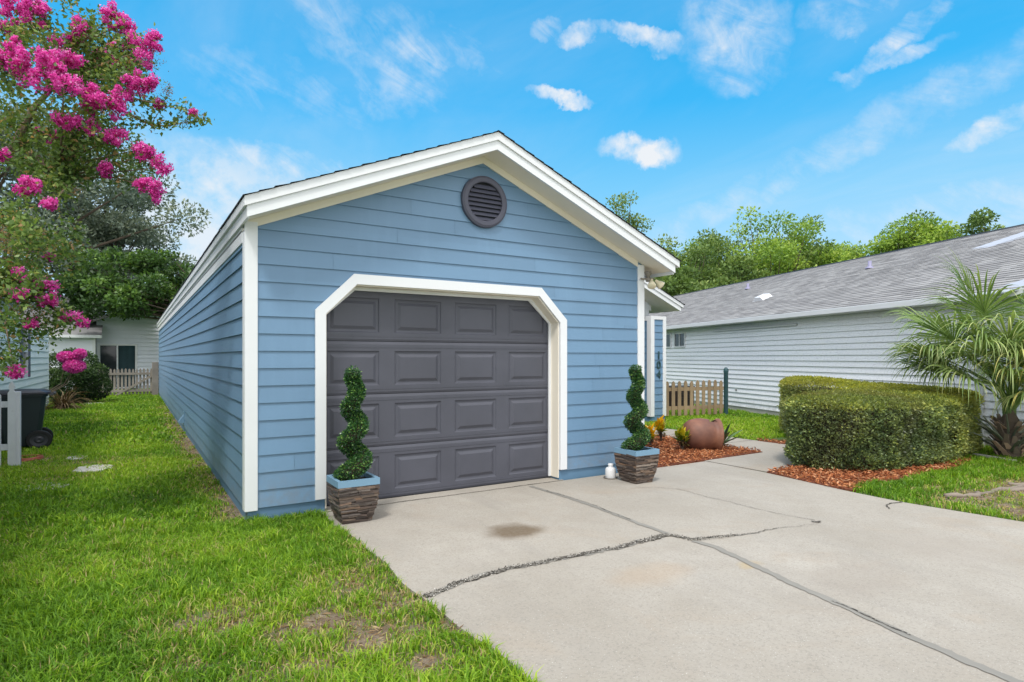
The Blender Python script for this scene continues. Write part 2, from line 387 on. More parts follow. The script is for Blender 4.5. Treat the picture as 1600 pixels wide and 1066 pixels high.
def npmesh(name, V, F, A, mat, parent=None, n=4, kind=None):
    """V (N,3), F (M,n), A (N,)"""
    me = bpy.data.meshes.new(name)
    me.vertices.add(len(V)); me.vertices.foreach_set('co', V.astype(np.float32).ravel())
    me.loops.add(F.size); me.loops.foreach_set('vertex_index', F.astype(np.int32).ravel())
    me.polygons.add(len(F)); me.polygons.foreach_set('loop_start', (np.arange(len(F)) * n).astype(np.int32))
    me.update(calc_edges=True)
    at = me.attributes.new('rnd', 'FLOAT', 'POINT'); at.data.foreach_set('value', A.astype(np.float32))
    me.materials.append(mat)
    o = bpy.data.objects.new(name, me); C.objects.link(o)
    if parent is not None: o.parent = parent
    if kind: o['kind'] = kind
    return o
def unit(v): return v / np.maximum(np.linalg.norm(v, axis=-1, keepdims=True), 1e-9)
def leaves(name, P, L, mat, parent=None, aspect=.45, D=None, spread=1.0, A=None, fold=.12, droop=0.0):
    """one folded rhombic leaf per point: P bases, L lengths, D growth directions"""
    N = len(P); L = np.broadcast_to(np.asarray(L, float), (N,))
    r = rng.normal(size=(N, 3))
    D = unit(r) if D is None else unit(D + r * spread * .6)
    D = D.copy(); D[:, 2] -= droop; D = unit(D)
    X = unit(np.cross(D, rng.normal(size=(N, 3)))); Nn = np.cross(X, D)
    w_ = (L * aspect / 2)[:, None]; l_ = L[:, None]
    v0 = P; v1 = P + D * l_ * .45 + X * w_ + Nn * l_ * fold; v2 = P + D * l_; v3 = P + D * l_ * .45 - X * w_ + Nn * l_ * fold
    V = np.stack([v0, v1, v2, v3], 1).reshape(-1, 3)
    F = np.arange(N * 4).reshape(N, 4)
    if A is None: A = rng.random(N)
    return npmesh(name, V, F, np.repeat(A, 4), mat, parent)

def vnoise(x, y, s=1.0, seed=0):
    """smooth 2-D value noise, vectorised, 0..1"""
    x = np.asarray(x) * s + 100.3 + seed * 17.1; y = np.asarray(y) * s + 57.7 + seed * 9.3
    xi = np.floor(x).astype(np.int64); yi = np.floor(y).astype(np.int64); fx = x - xi; fy = y - yi
    fx = fx * fx * (3 - 2 * fx); fy = fy * fy * (3 - 2 * fy)
    def h(a, b):
        n = (a * 374761393 + b * 668265263 + seed * 974711) & 0x7fffffff
        n = (n ^ (n >> 13)) * 1274126177 & 0x7fffffff
        return ((n ^ (n >> 16)) & 0xffff) / 65535.0
    return (h(xi, yi) * (1 - fx) + h(xi + 1, yi) * fx) * (1 - fy) + (h(xi, yi + 1) * (1 - fx) + h(xi + 1, yi + 1) * fx) * fy
def fbm(x, y, s, seed=0): return .55 * vnoise(x, y, s, seed) + .3 * vnoise(x, y, s * 2.1, seed + 1) + .15 * vnoise(x, y, s * 4.3, seed + 2)
def sstep(x, a, b):
    t_ = np.clip((x - a) / (b - a), 0, 1); return t_ * t_ * (3 - 2 * t_)

def lap_siding(name, parent, mat, org, U, N, z0, z1, pitch, ranges, breaks=(), lip=.014, joints=True, kind=None, up=Vector((0, 0, 1)), maxlen=3.6, label=None, jit=0.0):
    """real lapped courses on the plane through org, along U, facing N; ranges(z) gives [(u0,u1),...]"""
    org = Vector(org); U = Vector(U); N = Vector(N); mb = MB(); rr = random.Random(hash(name) % 1000 + int(z0 * 100) + len(name))
    nco = int(math.ceil((z1 - z0) / pitch - 1e-6))
    for k in range(nco):
        a, b = z0 + k * pitch, min(z0 + (k + 1) * pitch, z1)
        cuts = sorted([a] + [q for q in breaks if a + 1e-4 < q < b - 1e-4] + [b])
        def dep(z): return lip * (1 - (z - a) / pitch) + .0005
        off = rr.uniform(0, maxlen)
        for c0, c1 in zip(cuts, cuts[1:]):
            r0 = ranges(c0 + 1e-5); r1 = ranges(c1 - 1e-5)
            if not r0 and not r1: continue
            if len(r1) < len(r0): r1 = r1 + [(sum(q) / 2, sum(q) / 2) for q in r0[len(r1):]]
            if len(r0) < len(r1): r0 = r0 + [(sum(q) / 2, sum(q) / 2) for q in r1[len(r0):]]
            for (p0, p1), (q0, q1) in zip(r0, r1):
                js = []
                if joints:
                    j = min(p0, q0) + off
                    while j < max(p1, q1) - .25:
                        if j > max(p0, q0) + .25: js.append(j)
                        j += maxlen * rr.uniform(.8, 1.1)
                segs = []; l0, l1 = p0, q0
                for j in js: segs.append((l0, j - .0012, l1, j - .0012)); l0 = l1 = j + .0012
                segs.append((l0, p1, l1, q1))
                for (b0, b1, t0, t1) in segs:
                    av = rr.random()
                    def P(u, z, d): return org + U * u + up * z + N * d
                    jj = rr.uniform(-jit, jit)
                    d0, d1 = dep(c0) + jj, dep(c1)
                    mb.face([P(b0, c0, d0), P(b1, c0, d0), P(t1, c1, d1), P(t0, c1, d1)], av)
                    if abs(c0 - a) < 1e-6: mb.face([P(b0, c0, -.004), P(b1, c0, -.004), P(b1, c0, d0), P(b0, c0, d0)], av)
    me = bpy.data.meshes.new(name); me.from_pydata(mb.v, [], mb.f)
    at = me.attributes.new('rnd', 'FLOAT', 'POINT'); at.data.foreach_set('value', mb.a)
    me.materials.append(mat); o = bpy.data.objects.new(name, me); C.objects.link(o)
    if parent is not None: o.parent = parent
    if label: o['label'] = label
    if kind: o['kind'] = kind
    return o
def plank_xz(mb, pts_outer, pts_inner, y0, y1):
    """band between two polylines in the xz plane, extruded in y"""
    for i in range(len(pts_outer) - 1):
        mb.prism([pts_outer[i], pts_outer[i + 1], pts_inner[i + 1], pts_inner[i]], y0, y1, 'y')

# =================================================================== SETTING
g = MB(); g.face([(-400, -60, -.06), (400, -60, -.06), (400, 900, -.06), (-400, 900, -.06)])
setp(g.build('ground', M_far), kind='structure')

DL = 1.53                                  # driveway's left edge
def drive_right(y): return np.interp(y, [-3, 2.17, 3.12, 3.66, 4.9, 6], [7.3, 6.82, 6.70, 6.73, 6.93, 6.97])
def wob(y): return .018 * np.sin(y * 3.1) + .012 * np.sin(y * 7.7 + 1)
def bare(x, y):
    """0 = dense turf, 1 = bare soil"""
    b = np.zeros_like(x)
    for (cx, cy, rx, ry, am) in ((1.38, 3.47, .24, .26, 1.5), (.92, 3.42, .32, .22, 1.35), (1.12, 3.1, .28, .18, 1.3), (1.20, 4.0, .28, .26, 1.1), (.40, 3.80, .32, .22, 1.2), (1.22, 2.72, .18, .14, 1.0), (1.45, 4.3, .10, .4, .9), (.7, 3.0, .2, .12, 1.0),
                             (-.05, 2.95, .3, .25, .55), (.75, 2.9, .15, .2, .55), (-.55, 10.4, .7, .35, .8), (-.7, 9.2, .5, .25, .6), (-1.2, 11.1, .35, .3, .9), (-.5, 9.75, .35, .25, .7),
                             (7.7, 2.85, .7, .22, 1.5), (8.6, 2.70, .8, .24, 1.6), (7.30, 2.4, .35, .35, 1.4), (9.3, 2.5, .6, .35, 1.3), (8.2, 2.35, .6, .2, 1.2), (7.0, 2.0, .15, .4, .8), (-1.5, 24.0, .9, .6, .6), (-.9, 24.5, .3, .3, .9)):
        d = ((x - cx) / rx) ** 2 + ((y - cy) / ry) ** 2
        b = np.maximum(b, am * np.exp(-d * .9))
    b = b * (.10 + 1.35 * fbm(x, y, 7.0, 3)) * 1.02
    st_ = sstep(x + .25 * (fbm(x, y, 2.2, 18) - .5), .45, .84) * (x < .95) * (y > 5.9) * (.35 + .65 * sstep(fbm(x, y, 3.1, 8), .30, .62)) * (1 - sstep(y, 20, 24))
    b = np.maximum(b, st_)
    b = np.maximum(b, .75 * sstep(fbm(x, y, 2.6, 5), .60, .78) * (x < 1.6) * (y < 5.2) * sstep(x, -.3, .6))
    b = np.maximum(b, .8 * sstep(x, 6.0, 6.4) * (y < 3.4) * sstep(fbm(x, y, 2.2, 6), .48, .7))
    return np.clip(b, 0, 1)
def grid_patch(name, x0, x1, y0, y1, st_, kind='structure'):
    xs = np.arange(x0, x1 + st_ / 2, st_); ys = np.arange(y0, y1 + st_ / 2, st_)
    X, Y = np.meshgrid(xs, ys); Z = GZ + .012 * (fbm(X, Y, 4, 9) - .5)
    V = np.stack([X, Y, Z], -1).reshape(-1, 3); nx = len(xs)
    i = np.arange((len(ys) - 1) * nx).reshape(len(ys) - 1, nx)[:, :-1].ravel()
    F = np.stack([i, i + 1, i + nx + 1, i + nx], 1)
    o = npmesh(name, V, F, np.zeros(len(V)), M_ground, kind=kind)
    at = o.data.attributes.new('dirt', 'FLOAT', 'POINT'); at.data.foreach_set('value', bare(V[:, 0], V[:, 1]).astype(np.float32))
    return o
grid_patch('lawn_soil', -4.0, DL + .03, .3, 5.9, .05)
grid_patch('lawn_soil', -6.0, .90, 5.9, 34.0, .10)
grid_patch('lawn_soil', 6.6, 14.0, .6, 5.0, .06)
grid_patch('lawn_soil', 9.4, 16.0, 5.0, 16.0, .12)

# concrete slabs
d = MB()
ys = np.linspace(-3, 5.86, 60)
left = [(DL + float(wob(y)), float(y)) for y in ys]; right = [(float(drive_right(y)), float(y)) for y in ys]
for i in range(len(ys) - 1):
    a0, a1, b1, b0 = left[i], right[i], right[i + 1], left[i + 1]
    d.face([(*a0, DZ), (*a1, DZ), (*b1, DZ), (*b0, DZ)])
    d.face([(*a0, DZ), (*b0, DZ), (*b0, -.16), (*a0, -.16)]); d.face([(*a1, DZ), (*b1, DZ), (*b1, -.16), (*a1, -.16)])
drv = setp(d.build('driveway', M_conc), kind='structure')
d = MB(); d.box(1.50, 4.42, 5.868, 6.12, -.16, DZ + .004)
setp(d.build('garage_apron', M_conc), kind='structure')
d = MB()
d.prism([(6.985, 4.90), (9.45, 4.92), (9.45, 16.0), (8.38, 16.0), (8.38, 5.93), (6.985, 5.90)], -.15, DZ + .002)
setp(d.build('walkway', M_conc), kind='structure')

def ribbon(mb, pts, wid, z, seed=0, jag=.5, step=.035):
    """flat ragged strip along a polyline"""
    rr = random.Random(seed); P = [Vector((p[0], p[1], 0)) for p in pts]; Q = []; Wd = []
    tot_ = sum((P[i + 1] - P[i]).length for i in range(len(P) - 1)); acc = 0
    for i in range(len(P) - 1):
        L_ = (P[i + 1] - P[i]).length; n = max(1, int(L_ / step))
        for k in range(n):
            Q.append(P[i].lerp(P[i + 1], k / n)); Wd.append((acc + L_ * k / n) / tot_)
        acc += L_
    Q.append(P[-1]); Wd.append(1.0); wand = 0
    out = []
    for i, q in enumerate(Q):
        dd = (Q[min(i + 1, len(Q) - 1)] - Q[max(i - 1, 0)]).normalized(); nn = Vector((-dd.y, dd.x, 0))
        wand = wand * .85 + rr.uniform(-1, 1) * .012 * jag
        ww = wid(Wd[i]) if callable(wid) else wid
        out.append((q + nn * (wand + ww * (.5 + rr.uniform(-.35, .35) * jag)), q + nn * (wand - ww * (.5 + rr.uniform(-.35, .35) * jag))))
    for (a, b), (c_, e) in zip(out, out[1:]):
        mb.face([(a.x, a.y, z), (b.x, b.y, z), (e.x, e.y, z), (c_.x, c_.y, z)])
J = MB()
ribbon(J, [(3.885, 5.80), (3.905, 5.2), (3.895, 4.56), (3.83, 3.94), (3.815, 3.6)], lambda s: .055, DZ + .004, 2, .35)
ribbon(J, [(3.84, 3.36), (3.87, 3.157), (3.77, 2.788), (3.679, 2.473), (3.605, 2.08), (3.52, 1.675), (3.45, 1.3), (3.42, .9), (3.4, -1)], lambda s: .060, DZ + .004, 3, .35)
ribbon(J, [(1.55, 3.47), (1.835, 3.562), (2.263, 3.608), (2.692, 3.579), (3.174, 3.56), (3.596, 3.568), (3.815, 3.6)], .055, DZ + .0035, 4, .8)
J.build('mortar_seam', M_seam, drv, kind='structure')
J = MB()
cp = [(DL, 3.45), (1.68, 3.50), (1.835, 3.552), (2.05, 3.585), (2.263, 3.608), (2.48, 3.585), (2.692, 3.579), (2.93, 3.565), (3.174, 3.55), (3.40, 3.575), (3.596, 3.568), (3.73, 3.60), (3.80, 3.57), (3.83, 3.46), (3.845, 3.38), (3.95, 3.35), (4.127, 3.298), (4.26, 3.27), (4.384, 3.243), (4.58, 3.24), (4.786, 3.217), (5.0, 3.16), (5.206, 3.121)]
ribbon(J, cp, lambda s: .034 if s < .60 else .026 * max(.12, (1 - s) / .4), DZ + .008, 5, 1.0, .022)
ribbon(J, [(4.86, 5.10), (5.05, 4.95), (5.202, 4.766), (5.19, 4.45), (5.177, 4.137), (5.178, 3.616), (5.243, 3.19)], .006, DZ + .007, 6, .9)
ribbon(J, [(5.2, 3.19), (5.235, 3.15), (5.27, 3.17)], .035, DZ + .008, 7, .9)
ribbon(J, [(6.28, 3.05), (6.42, 3.14), (6.55, 3.17), (6.70, 3.13)], .014, DZ + .008, 8, .9)
ribbon(J, [(3.60, 2.08), (3.535, 1.75), (3.50, 1.60)], .010, DZ + .008, 9, .9)
ribbon(J, [(3.90, 5.5), (3.90, 5.1), (3.90, 4.6), (3.85, 4.1)], .007, DZ + .008, 10, 1.0)
J.build('crack', M_crack, drv, kind='structure')
J = MB(); ribbon(J, [(6.968, 5.9), (6.962, 4.9)], .018, DZ + .003, 12, .2); ribbon(J, [(1.55, 5.862), (4.4, 5.862)], .010, DZ + .0065, 13, .6)
ribbon(J, [(8.40, 8.2), (9.44, 8.2)], .012, DZ + .005, 14, .2); ribbon(J, [(8.40, 6.9), (9.44, 6.9)], .012, DZ + .005, 15, .2)
J.build('expansion_joint', M_crack, drv, kind='structure')

cq = np.array(cp); sg = rng.integers(0, len(cq) - 6, 2600); tq = rng.random((2600, 1)); q_ = cq[sg] * (1 - tq) + cq[sg + 1] * tq + rng.normal(0, .017, (2600, 2))
M_rub = leaf_mat('crushed_aggregate', [(0.0, (.05, .045, .04)), (.4, (.20, .185, .16)), (1.0, (.55, .53, .49))], .95, 0, .1)
leaves('crack_rubble', np.column_stack([q_, np.full(2600, DZ + .010)]), rng.uniform(.004, .013, 2600), M_rub, drv, aspect=.9, D=np.column_stack([rng.normal(size=(2600, 2)), rng.normal(0, .3, 2600)]), spread=.01, fold=.3)
# mulch beds
def chips(name, poly, n, zb, parent):
    poly = np.array(poly); x0, y0 = poly.min(0); x1, y1 = poly.max(0)
    P = np.stack([rng.uniform(x0, x1, n * 3), rng.uniform(y0, y1, n * 3)], 1)
    inside = np.zeros(len(P), bool); j = len(poly) - 1
    for i in range(len(poly)):
        xi, yi = poly[i]; xj, yj = poly[j]
        c_ = ((yi > P[:, 1]) != (yj > P[:, 1])) & (P[:, 0] < (xj - xi) * (P[:, 1] - yi) / (yj - yi + 1e-12) + xi)
        inside ^= c_; j = i
    P = P[inside][:n]; N = len(P)
    Z = zb + rng.random(N) * .035
    D = unit(np.stack([rng.normal(size=N), rng.normal(size=N), rng.normal(size=N) * .35], 1))
    return leaves(name, np.column_stack([P, Z]), rng.uniform(.025, .075, N), M_mulch, parent, aspect=.28, D=D, spread=0.01, fold=.05)
b1 = [(5.745, 5.86), (6.95, 5.905), (8.36, 5.935), (8.375, 9.2), (5.745, 9.2)]
m = MB(); m.prism(b1, -.08, -.022); beda = setp(m.build('mulch_bed', M_mulchbase), kind='structure')
chips('mulch_chips', b1, 16000, -.025, beda)
b2 = [(6.945, 4.87), (6.86, 4.4), (6.77, 3.9), (6.80, 3.66), (7.35, 3.78), (8.4, 3.70), (9.6, 3.68), (10.2, 3.85), (10.5, 4.4), (10.2, 5.4), (9.5, 6.8), (9.44, 6.8), (9.44, 4.915), (7.6, 4.9)]
m = MB(); m.prism(b2, -.08, -.024); bedb = setp(m.build('mulch_bed', M_mulchbase), kind='structure')
chips('mulch_chips', b2, 12000, -.027, bedb)

# grass blades
def grass_region(x0, x1, y0, y1, dens, hgt, wid, keep, seed):
    n = int((x1 - x0) * (y1 - y0) * dens)
    x = rng.uniform(x0, x1, n); y = rng.uniform(y0, y1, n)
    k = keep(x, y) & (rng.random(n) > bare(x, y) * .90)
    x = x[k]; y = y[k]; n = len(x)
    tuft = fbm(x, y, 7.0, seed); lush = fbm(x, y, 1.1, seed + 4)
    h_ = hgt * (.40 + 1.2 * tuft) * rng.uniform(.5, 1.3, n) * (1 - .65 * bare(x, y))
    w_ = wid * rng.uniform(.7, 1.3, n)
    az = rng.uniform(0, 2 * np.pi, n) ; lean = rng.uniform(.15, 1.1, n)
    dx = np.cos(az); dy = np.sin(az); fa = az + rng.normal(0, .9, n); px = -np.sin(fa); py = np.cos(fa)
    base = np.stack([x, y, np.full(n, GZ - .004)], 1); sd = np.stack([px, py, np.zeros(n)], 1) * (w_ / 2)[:, None]
    out = np.stack([dx, dy, np.zeros(n)], 1)
    m1 = base + out * (h_ * lean * .30)[:, None] + np.array([0, 0, 1]) * (h_ * .62)[:, None]
    tp = base + out * (h_ * lean * .95)[:, None] + np.array([0, 0, 1]) * (h_ * (1.0 - .28 * lean))[:, None]
    V = np.stack([base - sd, base + sd, m1 + sd * .85, m1 - sd * .85, tp + sd * .12, tp - sd * .12], 1).reshape(-1, 3)
    i = (np.arange(n) * 6)[:, None]
    F = np.concatenate([i + np.array([[0, 1, 2, 3]]), i + np.array([[3, 2, 4, 5]])], 0)
    A = np.clip(.06 + .45 * lush + .30 * sstep(fbm(x, y, .45, seed + 9), .3, .7) + rng.normal(0, .17, n) + .35 * (tuft - .5), 0, .84)
    dry = rng.random(n) < (.03 + .60 * bare(x, y) + .10 * sstep(lush, .6, .8)); A[dry] = rng.uniform(.86, 1, dry.sum())
    return V, F, np.repeat(A, 6)
def clipL(x, y): return (x < DL + wob(y) - .012 + .012 * np.sin(y * 40))
parts = [
    grass_region(-3.6, DL + .02, 1.0, 6.0, 11000, .072, .0068, lambda x, y: clipL(x, y) & ~((y > 5.86) & (x > .83)) & (x > -.25 * y - .6), 1),
    grass_region(-5, .86, 6.0, 12.0, 4200, .066, .011, lambda x, y: (x > -.16 * y - 1.0), 1),
    grass_region(-6, .86, 12.0, 33.0, 820, .070, .024, lambda x, y: (x > -.16 * y - 1.2), 1),
    grass_region(6.6, 13.6, 1.0, 4.6, 4200, .075, .009, lambda x, y: (x > drive_right(y) + .03) & ~((y > 3.72 - .06 * np.sin(x * 5) + .08 * (fbm(x, y, 5, 2) - .5)) & (x < 9.5)) & (y < 4.3), 2),
    grass_region(9.46, 15.5, 5.6, 14.5, 1500, .070, .014, lambda x, y: (x > 9.47) & ((y > 6.9) | (x > 10.3)) & (-.9455 * x + .3256 * y > -9.9) & ~((x < 10.7) & (y > 10.05)), 3),
]
off = 0; VV = []; FF = []; AA = []
for V, F, A in parts: VV.append(V); FF.append(F + off); AA.append(A); off += len(V)
gr = npmesh('grass', np.concatenate(VV), np.concatenate(FF), np.concatenate(AA), M_grass); gr['kind'] = 'stuff'; gr['label'] = 'bright green lawn grass with thin dry patches'; gr['category'] = 'grass'

n_ = 26000; lx = np.concatenate([rng.uniform(-.6, DL - .02, n_ // 2), rng.uniform(.2, .84, n_ // 4), rng.uniform(6.75, 10, n_ // 4)]); ly = np.concatenate([rng.uniform(1.6, 5.2, n_ // 2), rng.uniform(5.9, 16, n_ // 4), rng.uniform(1.2, 3.6, n_ // 4)])
kl = (rng.random(len(lx)) < bare(lx, ly) * 1.2) & ~((lx > 6) & (lx < drive_right(ly) + .03)); lx = lx[kl]; ly = ly[kl]
M_litter = leaf_mat('dead_grass_litter', [(0.0, (.10, .06, .03)), (.5, (.26, .17, .09)), (1.0, (.48, .38, .22))], .9, .1, .1)
lt = leaves('grass_litter', np.column_stack([lx, ly, GZ + .004 + rng.random(len(lx)) * .012]), rng.uniform(.015, .06, len(lx)), M_litter, None, aspect=.14, D=np.column_stack([rng.normal(size=(len(lx), 2)), rng.normal(0, .15, len(lx))]), spread=.01)
lt['kind'] = 'stuff'; lt['label'] = 'dead straw and leaf litter on the bare soil patches'; lt['category'] = 'litter'

# =================================================================== BLUE HOUSE
HX0, HX1, HY0, HY1 = .870, 5.739, 5.893, 27.8
RX, RZ, SL = 3.305, 3.857, .414          # ridge x, roof top, slope
def top(x): return RZ - SL * abs(x - RX)
hs = thing('blue_house', 'blue lap sided house with white trim and slate coloured garage door', 'house', (0, 0, 0))
OX0, OX1 = 1.570, 4.369                  # garage opening
SP = .1589; Z0 = .082
ZC, ZT, CH = 1.872, 2.176, .304          # chamfer start, opening top
def hole(z):
    if z >= ZT: return None
    if z <= ZC: return OX0, OX1
    return OX0 + (z - ZC), OX1 - (z - ZC)
FT = .145                                 # roof+fascia thickness below top line at wall
def front_rng(z):
    lim = top(0) ; e = .16
    x0, x1 = HX0 + .02, HX1 - .02
    dz = (RZ - e - z) / SL
    x0 = max(x0, RX - dz); x1 = min(x1, RX + dz)
    if x1 <= x0: return []
    h = hole(z)
    if h: return [(x0, h[0] - .02), (h[1] + .02, x1)]
    return [(x0, x1)]
lap_siding('wall', hs, M_side_x, (0, HY0, 0), (1, 0, 0), (0, -1, 0), Z0, 3.72, SP, front_rng, (ZC, ZT, top(HX0 + .02) - .16, top(HX1 - .02) - .16), lip=.013, maxlen=3.6, label='front gable wall of blue lap boards')
lap_siding('wall', hs, M_side_y, (HX0, 0, 0), (0, 1, 0), (-1, 0, 0), Z0, 2.545, SP, lambda z: [(HY0 + .02, HY1)], lip=.018, maxlen=3.6, label='long side wall of blue lap boards')
# solid carcass behind the boards
m = MB()
m.prism([(HX0 + .006, GZ), (OX0 - .004, GZ), (OX0 - .004, ZC), (OX0 - .004 + CH, ZT + .004), (OX1 + .004 - CH, ZT + .004), (OX1 + .004, ZC), (OX1 + .004, GZ), (HX1 - .006, GZ), (HX1 - .006, top(HX1) - .15), (RX, RZ - .15), (HX0 + .006, top(HX0) - .15)], HY0 + .005, HY0 + .20, 'y')
m.box(HX0 + .005, HX0 + .15, HY0 + .202, HY1, GZ, top(HX0) - .17)
m.box(HX1 - .15, HX1 - .005, HY0 + .202, 16, GZ, top(HX1) - .17)
m.box(HX0 + .152, 11, HY1 - .15, HY1, GZ, 2.4)
m.build('frame', M_blue, hs)
# foundation
m = MB(); F0 = HY0 + .018
m.box(HX0 + .012, OX0 - .02, F0 - .012, F0 + .2, GZ - .2, Z0 + .002); m.box(OX1 + .02, HX1 - .012, F0 - .012, F0 + .2, GZ - .2, Z0 + .002)
m.box(HX0 - .004 + .012, HX0 + .19, F0 + .202, HY1, GZ - .2, Z0 + .002)
m.box(HX1 - .2, HX1 + .004, F0 + .202, 12, GZ - .2, Z0 + .002)
m.build('foundation', M_blue, hs)
# corner boards
def board(x0, x1, y0, y1, z0, z1, name='corner_board', mat=None, par=None, lab=None, bev=.004):
    m = MB(); m.box(x0, x1, y0, y1, z0, z1); return m.build(name, mat or M_white, par or hs, bevel=bev, label=lab)
board(HX0 - .022, HX0 + .088, HY0 - .026, HY0 + .004, .06, top(HX0) - .17)
board(HX0 - .024, HX0 + .004, HY0 + .0045, HY0 + .10, .06, 2.60)
board(HX1 - .092, HX1 + .022, HY0 - .026, HY0 + .004, .06, top(HX1) - .17)
board(HX1 - .004, HX1 + .024, HY0 + .0045, HY0 + .10, .06, 2.50)
board(HX0 - .028, HX0 + .0, HY0 + .102, HY1, 2.50, 2.665, 'frieze_board')
# roof deck, shingles, fascias
RY0 = 5.54
EX0, EX1 = .80, 6.07
def roof_side(xa, xb, y0, y1, nm='roof'):
    """shingled slope between eave x=xa and ridge x=xb"""
    zb = top(xa); s_ = 1 if xb > xa else -1
    L_ = math.hypot(xb - xa, SL * (xb - xa)); upv = Vector((s_ * 1, 0, SL)).normalized(); nn = Vector((-s_ * SL, 0, 1)).normalized()
    return lap_siding(nm, hs, M_shd, Vector((xa, 0, zb)) - upv * .012 + nn * .006, (0, 1, 0), nn, 0, L_ + .03, .14, lambda z: [(y0, y1)], lip=.009, up=upv, maxlen=.33, jit=.003)
roof_side(EX0, RX, RY0 - .02, HY1 + .2); roof_side(EX1, RX, RY0 - .02, 16.0)
m = MB()
m.prism([(EX0 + .002, top(EX0) - .02), (RX, RZ - .02), (EX1 - .002, top(EX1) - .02), (EX1 - .002, top(EX1) + .003), (RX, RZ + .004), (EX0 + .002, top(EX0) + .003)], RY0 + .03, HY1 + .2, 'y')
m.build('roof_deck', M_soffit, hs)
def rake(y0, y1, z_a, z_b, ex0, ex1, name, mat=M_white):
    m = MB()
    plank_xz(m, [(ex0, top(ex0) - z_a), (RX, RZ - z_a)], [(ex0, top(ex0) - z_b), (RX, RZ - z_b)], y0, y1)
    plank_xz(m, [(RX, RZ - z_a), (ex1, top(ex1) - z_a)], [(RX, RZ - z_b), (ex1, top(ex1) - z_b)], y0, y1)
    return m.build(name, mat, hs)
rake(RY0, RY0 + .028, -.004, .078, EX0, EX1, 'rake_trim')
rake(RY0 + .018, RY0 + .045, .0785, .178, EX0 + .022, EX1 - .06, 'fascia')
# eave fascias along the sides
m = MB(); m.box(EX0 - .003, EX0 + .020, RY0 + .0285, HY1 + .2, top(EX0) - .078, top(EX0) - .002); m.build('rake_trim', M_white, hs)
m = MB(); m.box(EX0 + .0205, EX0 + .045, RY0 + .046, HY1 + .2, top(EX0) - .175, top(EX0) - .0785); m.build('fascia', M_white, hs)
m = MB(); m.box(EX1 - .020, EX1 + .003, RY0 + .0285, 16, top(EX1) - .078, top(EX1) - .002); m.build('rake_trim', M_white, hs)
m = MB(); m.box(EX1 - .082, EX1 - .058, RY0 + .046, 16, top(EX1) - .170, top(EX1) - .0785); m.build('fascia', M_white, hs)
# raked soffit under the front overhang + flat soffits under the eaves
m = MB()
sf = .165
m.prism([(EX0 + .05, top(EX0 + .05) - sf), (RX, RZ - sf), (EX1 - .085, top(EX1 - .085) - sf), (EX1 - .085, top(EX1 - .085) - sf + .02), (RX, RZ - sf + .02), (EX0 + .05, top(EX0 + .05) - sf + .02)], RY0 + .0455, HY0 - .002, 'y')
m.prism([(HX1 + .026, top(HX1 + .026) - sf), (EX1 - .085, top(EX1 - .085) - sf), (EX1 - .085, top(EX1 - .085) - sf + .02), (HX1 + .026, top(HX1 + .026) - sf + .02)], HY0, 16, 'y')
m.prism([(EX0 + .047, 2.60), (HX0 - .028, 2.60), (HX0 - .028, 2.615), (EX0 + .047, 2.615)], HY0, HY1, 'y')
m.build('soffit', M_soffit, hs)
m = MB()
plank_xz(m, [(HX0 - .02, top(HX0 - .02) - .166), (RX, RZ - .166)], [(HX0 - .02, top(HX0 - .02) - .240), (RX, RZ - .240)], HY0 - .024, HY0 + .003)
plank_xz(m, [(RX, RZ - .166), (HX1 - .094, top(HX1 - .094) - .166)], [(RX, RZ - .240), (HX1 - .094, top(HX1 - .094) - .240)], HY0 - .024, HY0 + .003)
m.build('frieze_board', M_soffit, hs)
# garage door casing
m = MB(); cw = .100
out_ = [(OX0 - cw, .095), (OX0 - cw, ZC + .035), (OX0 + CH - .028, ZT + cw), (OX1 - CH + .028, ZT + cw), (OX1 + cw, ZC + .035), (OX1 + cw, .095)]
inn = [(OX0, .095), (OX0, ZC), (OX0 + CH, ZT), (OX1 - CH, ZT), (OX1, ZC), (OX1, .095)]
plank_xz(m, out_, inn, HY0 - .030, HY0 + .004); m.build('door_casing', M_white, hs)
m = MB(); ji = [(OX0 + .012, DZ + .03), (OX0 + .012, ZC - .005), (OX0 + CH + .005, ZT - .012), (OX1 - CH - .005, ZT - .012), (OX1 - .012, ZC - .005), (OX1 - .012, DZ + .03)]
jo = [(OX0, DZ + .03)] + inn[1:-1] + [(OX1, DZ + .03)]
plank_xz(m, jo, ji, HY0 + .0045, HY0 + .245); m.build('door_jamb', M_soffit, hs)
m = MB(); js = [(p[0] + (.03 if p[0] < RX else -.03), p[1] - (.03 if p[1] > 2 else 0)) for p in ji]
plank_xz(m, ji, js, HY0 + .150, HY0 + .172); m.build('door_stop', M_white, hs)
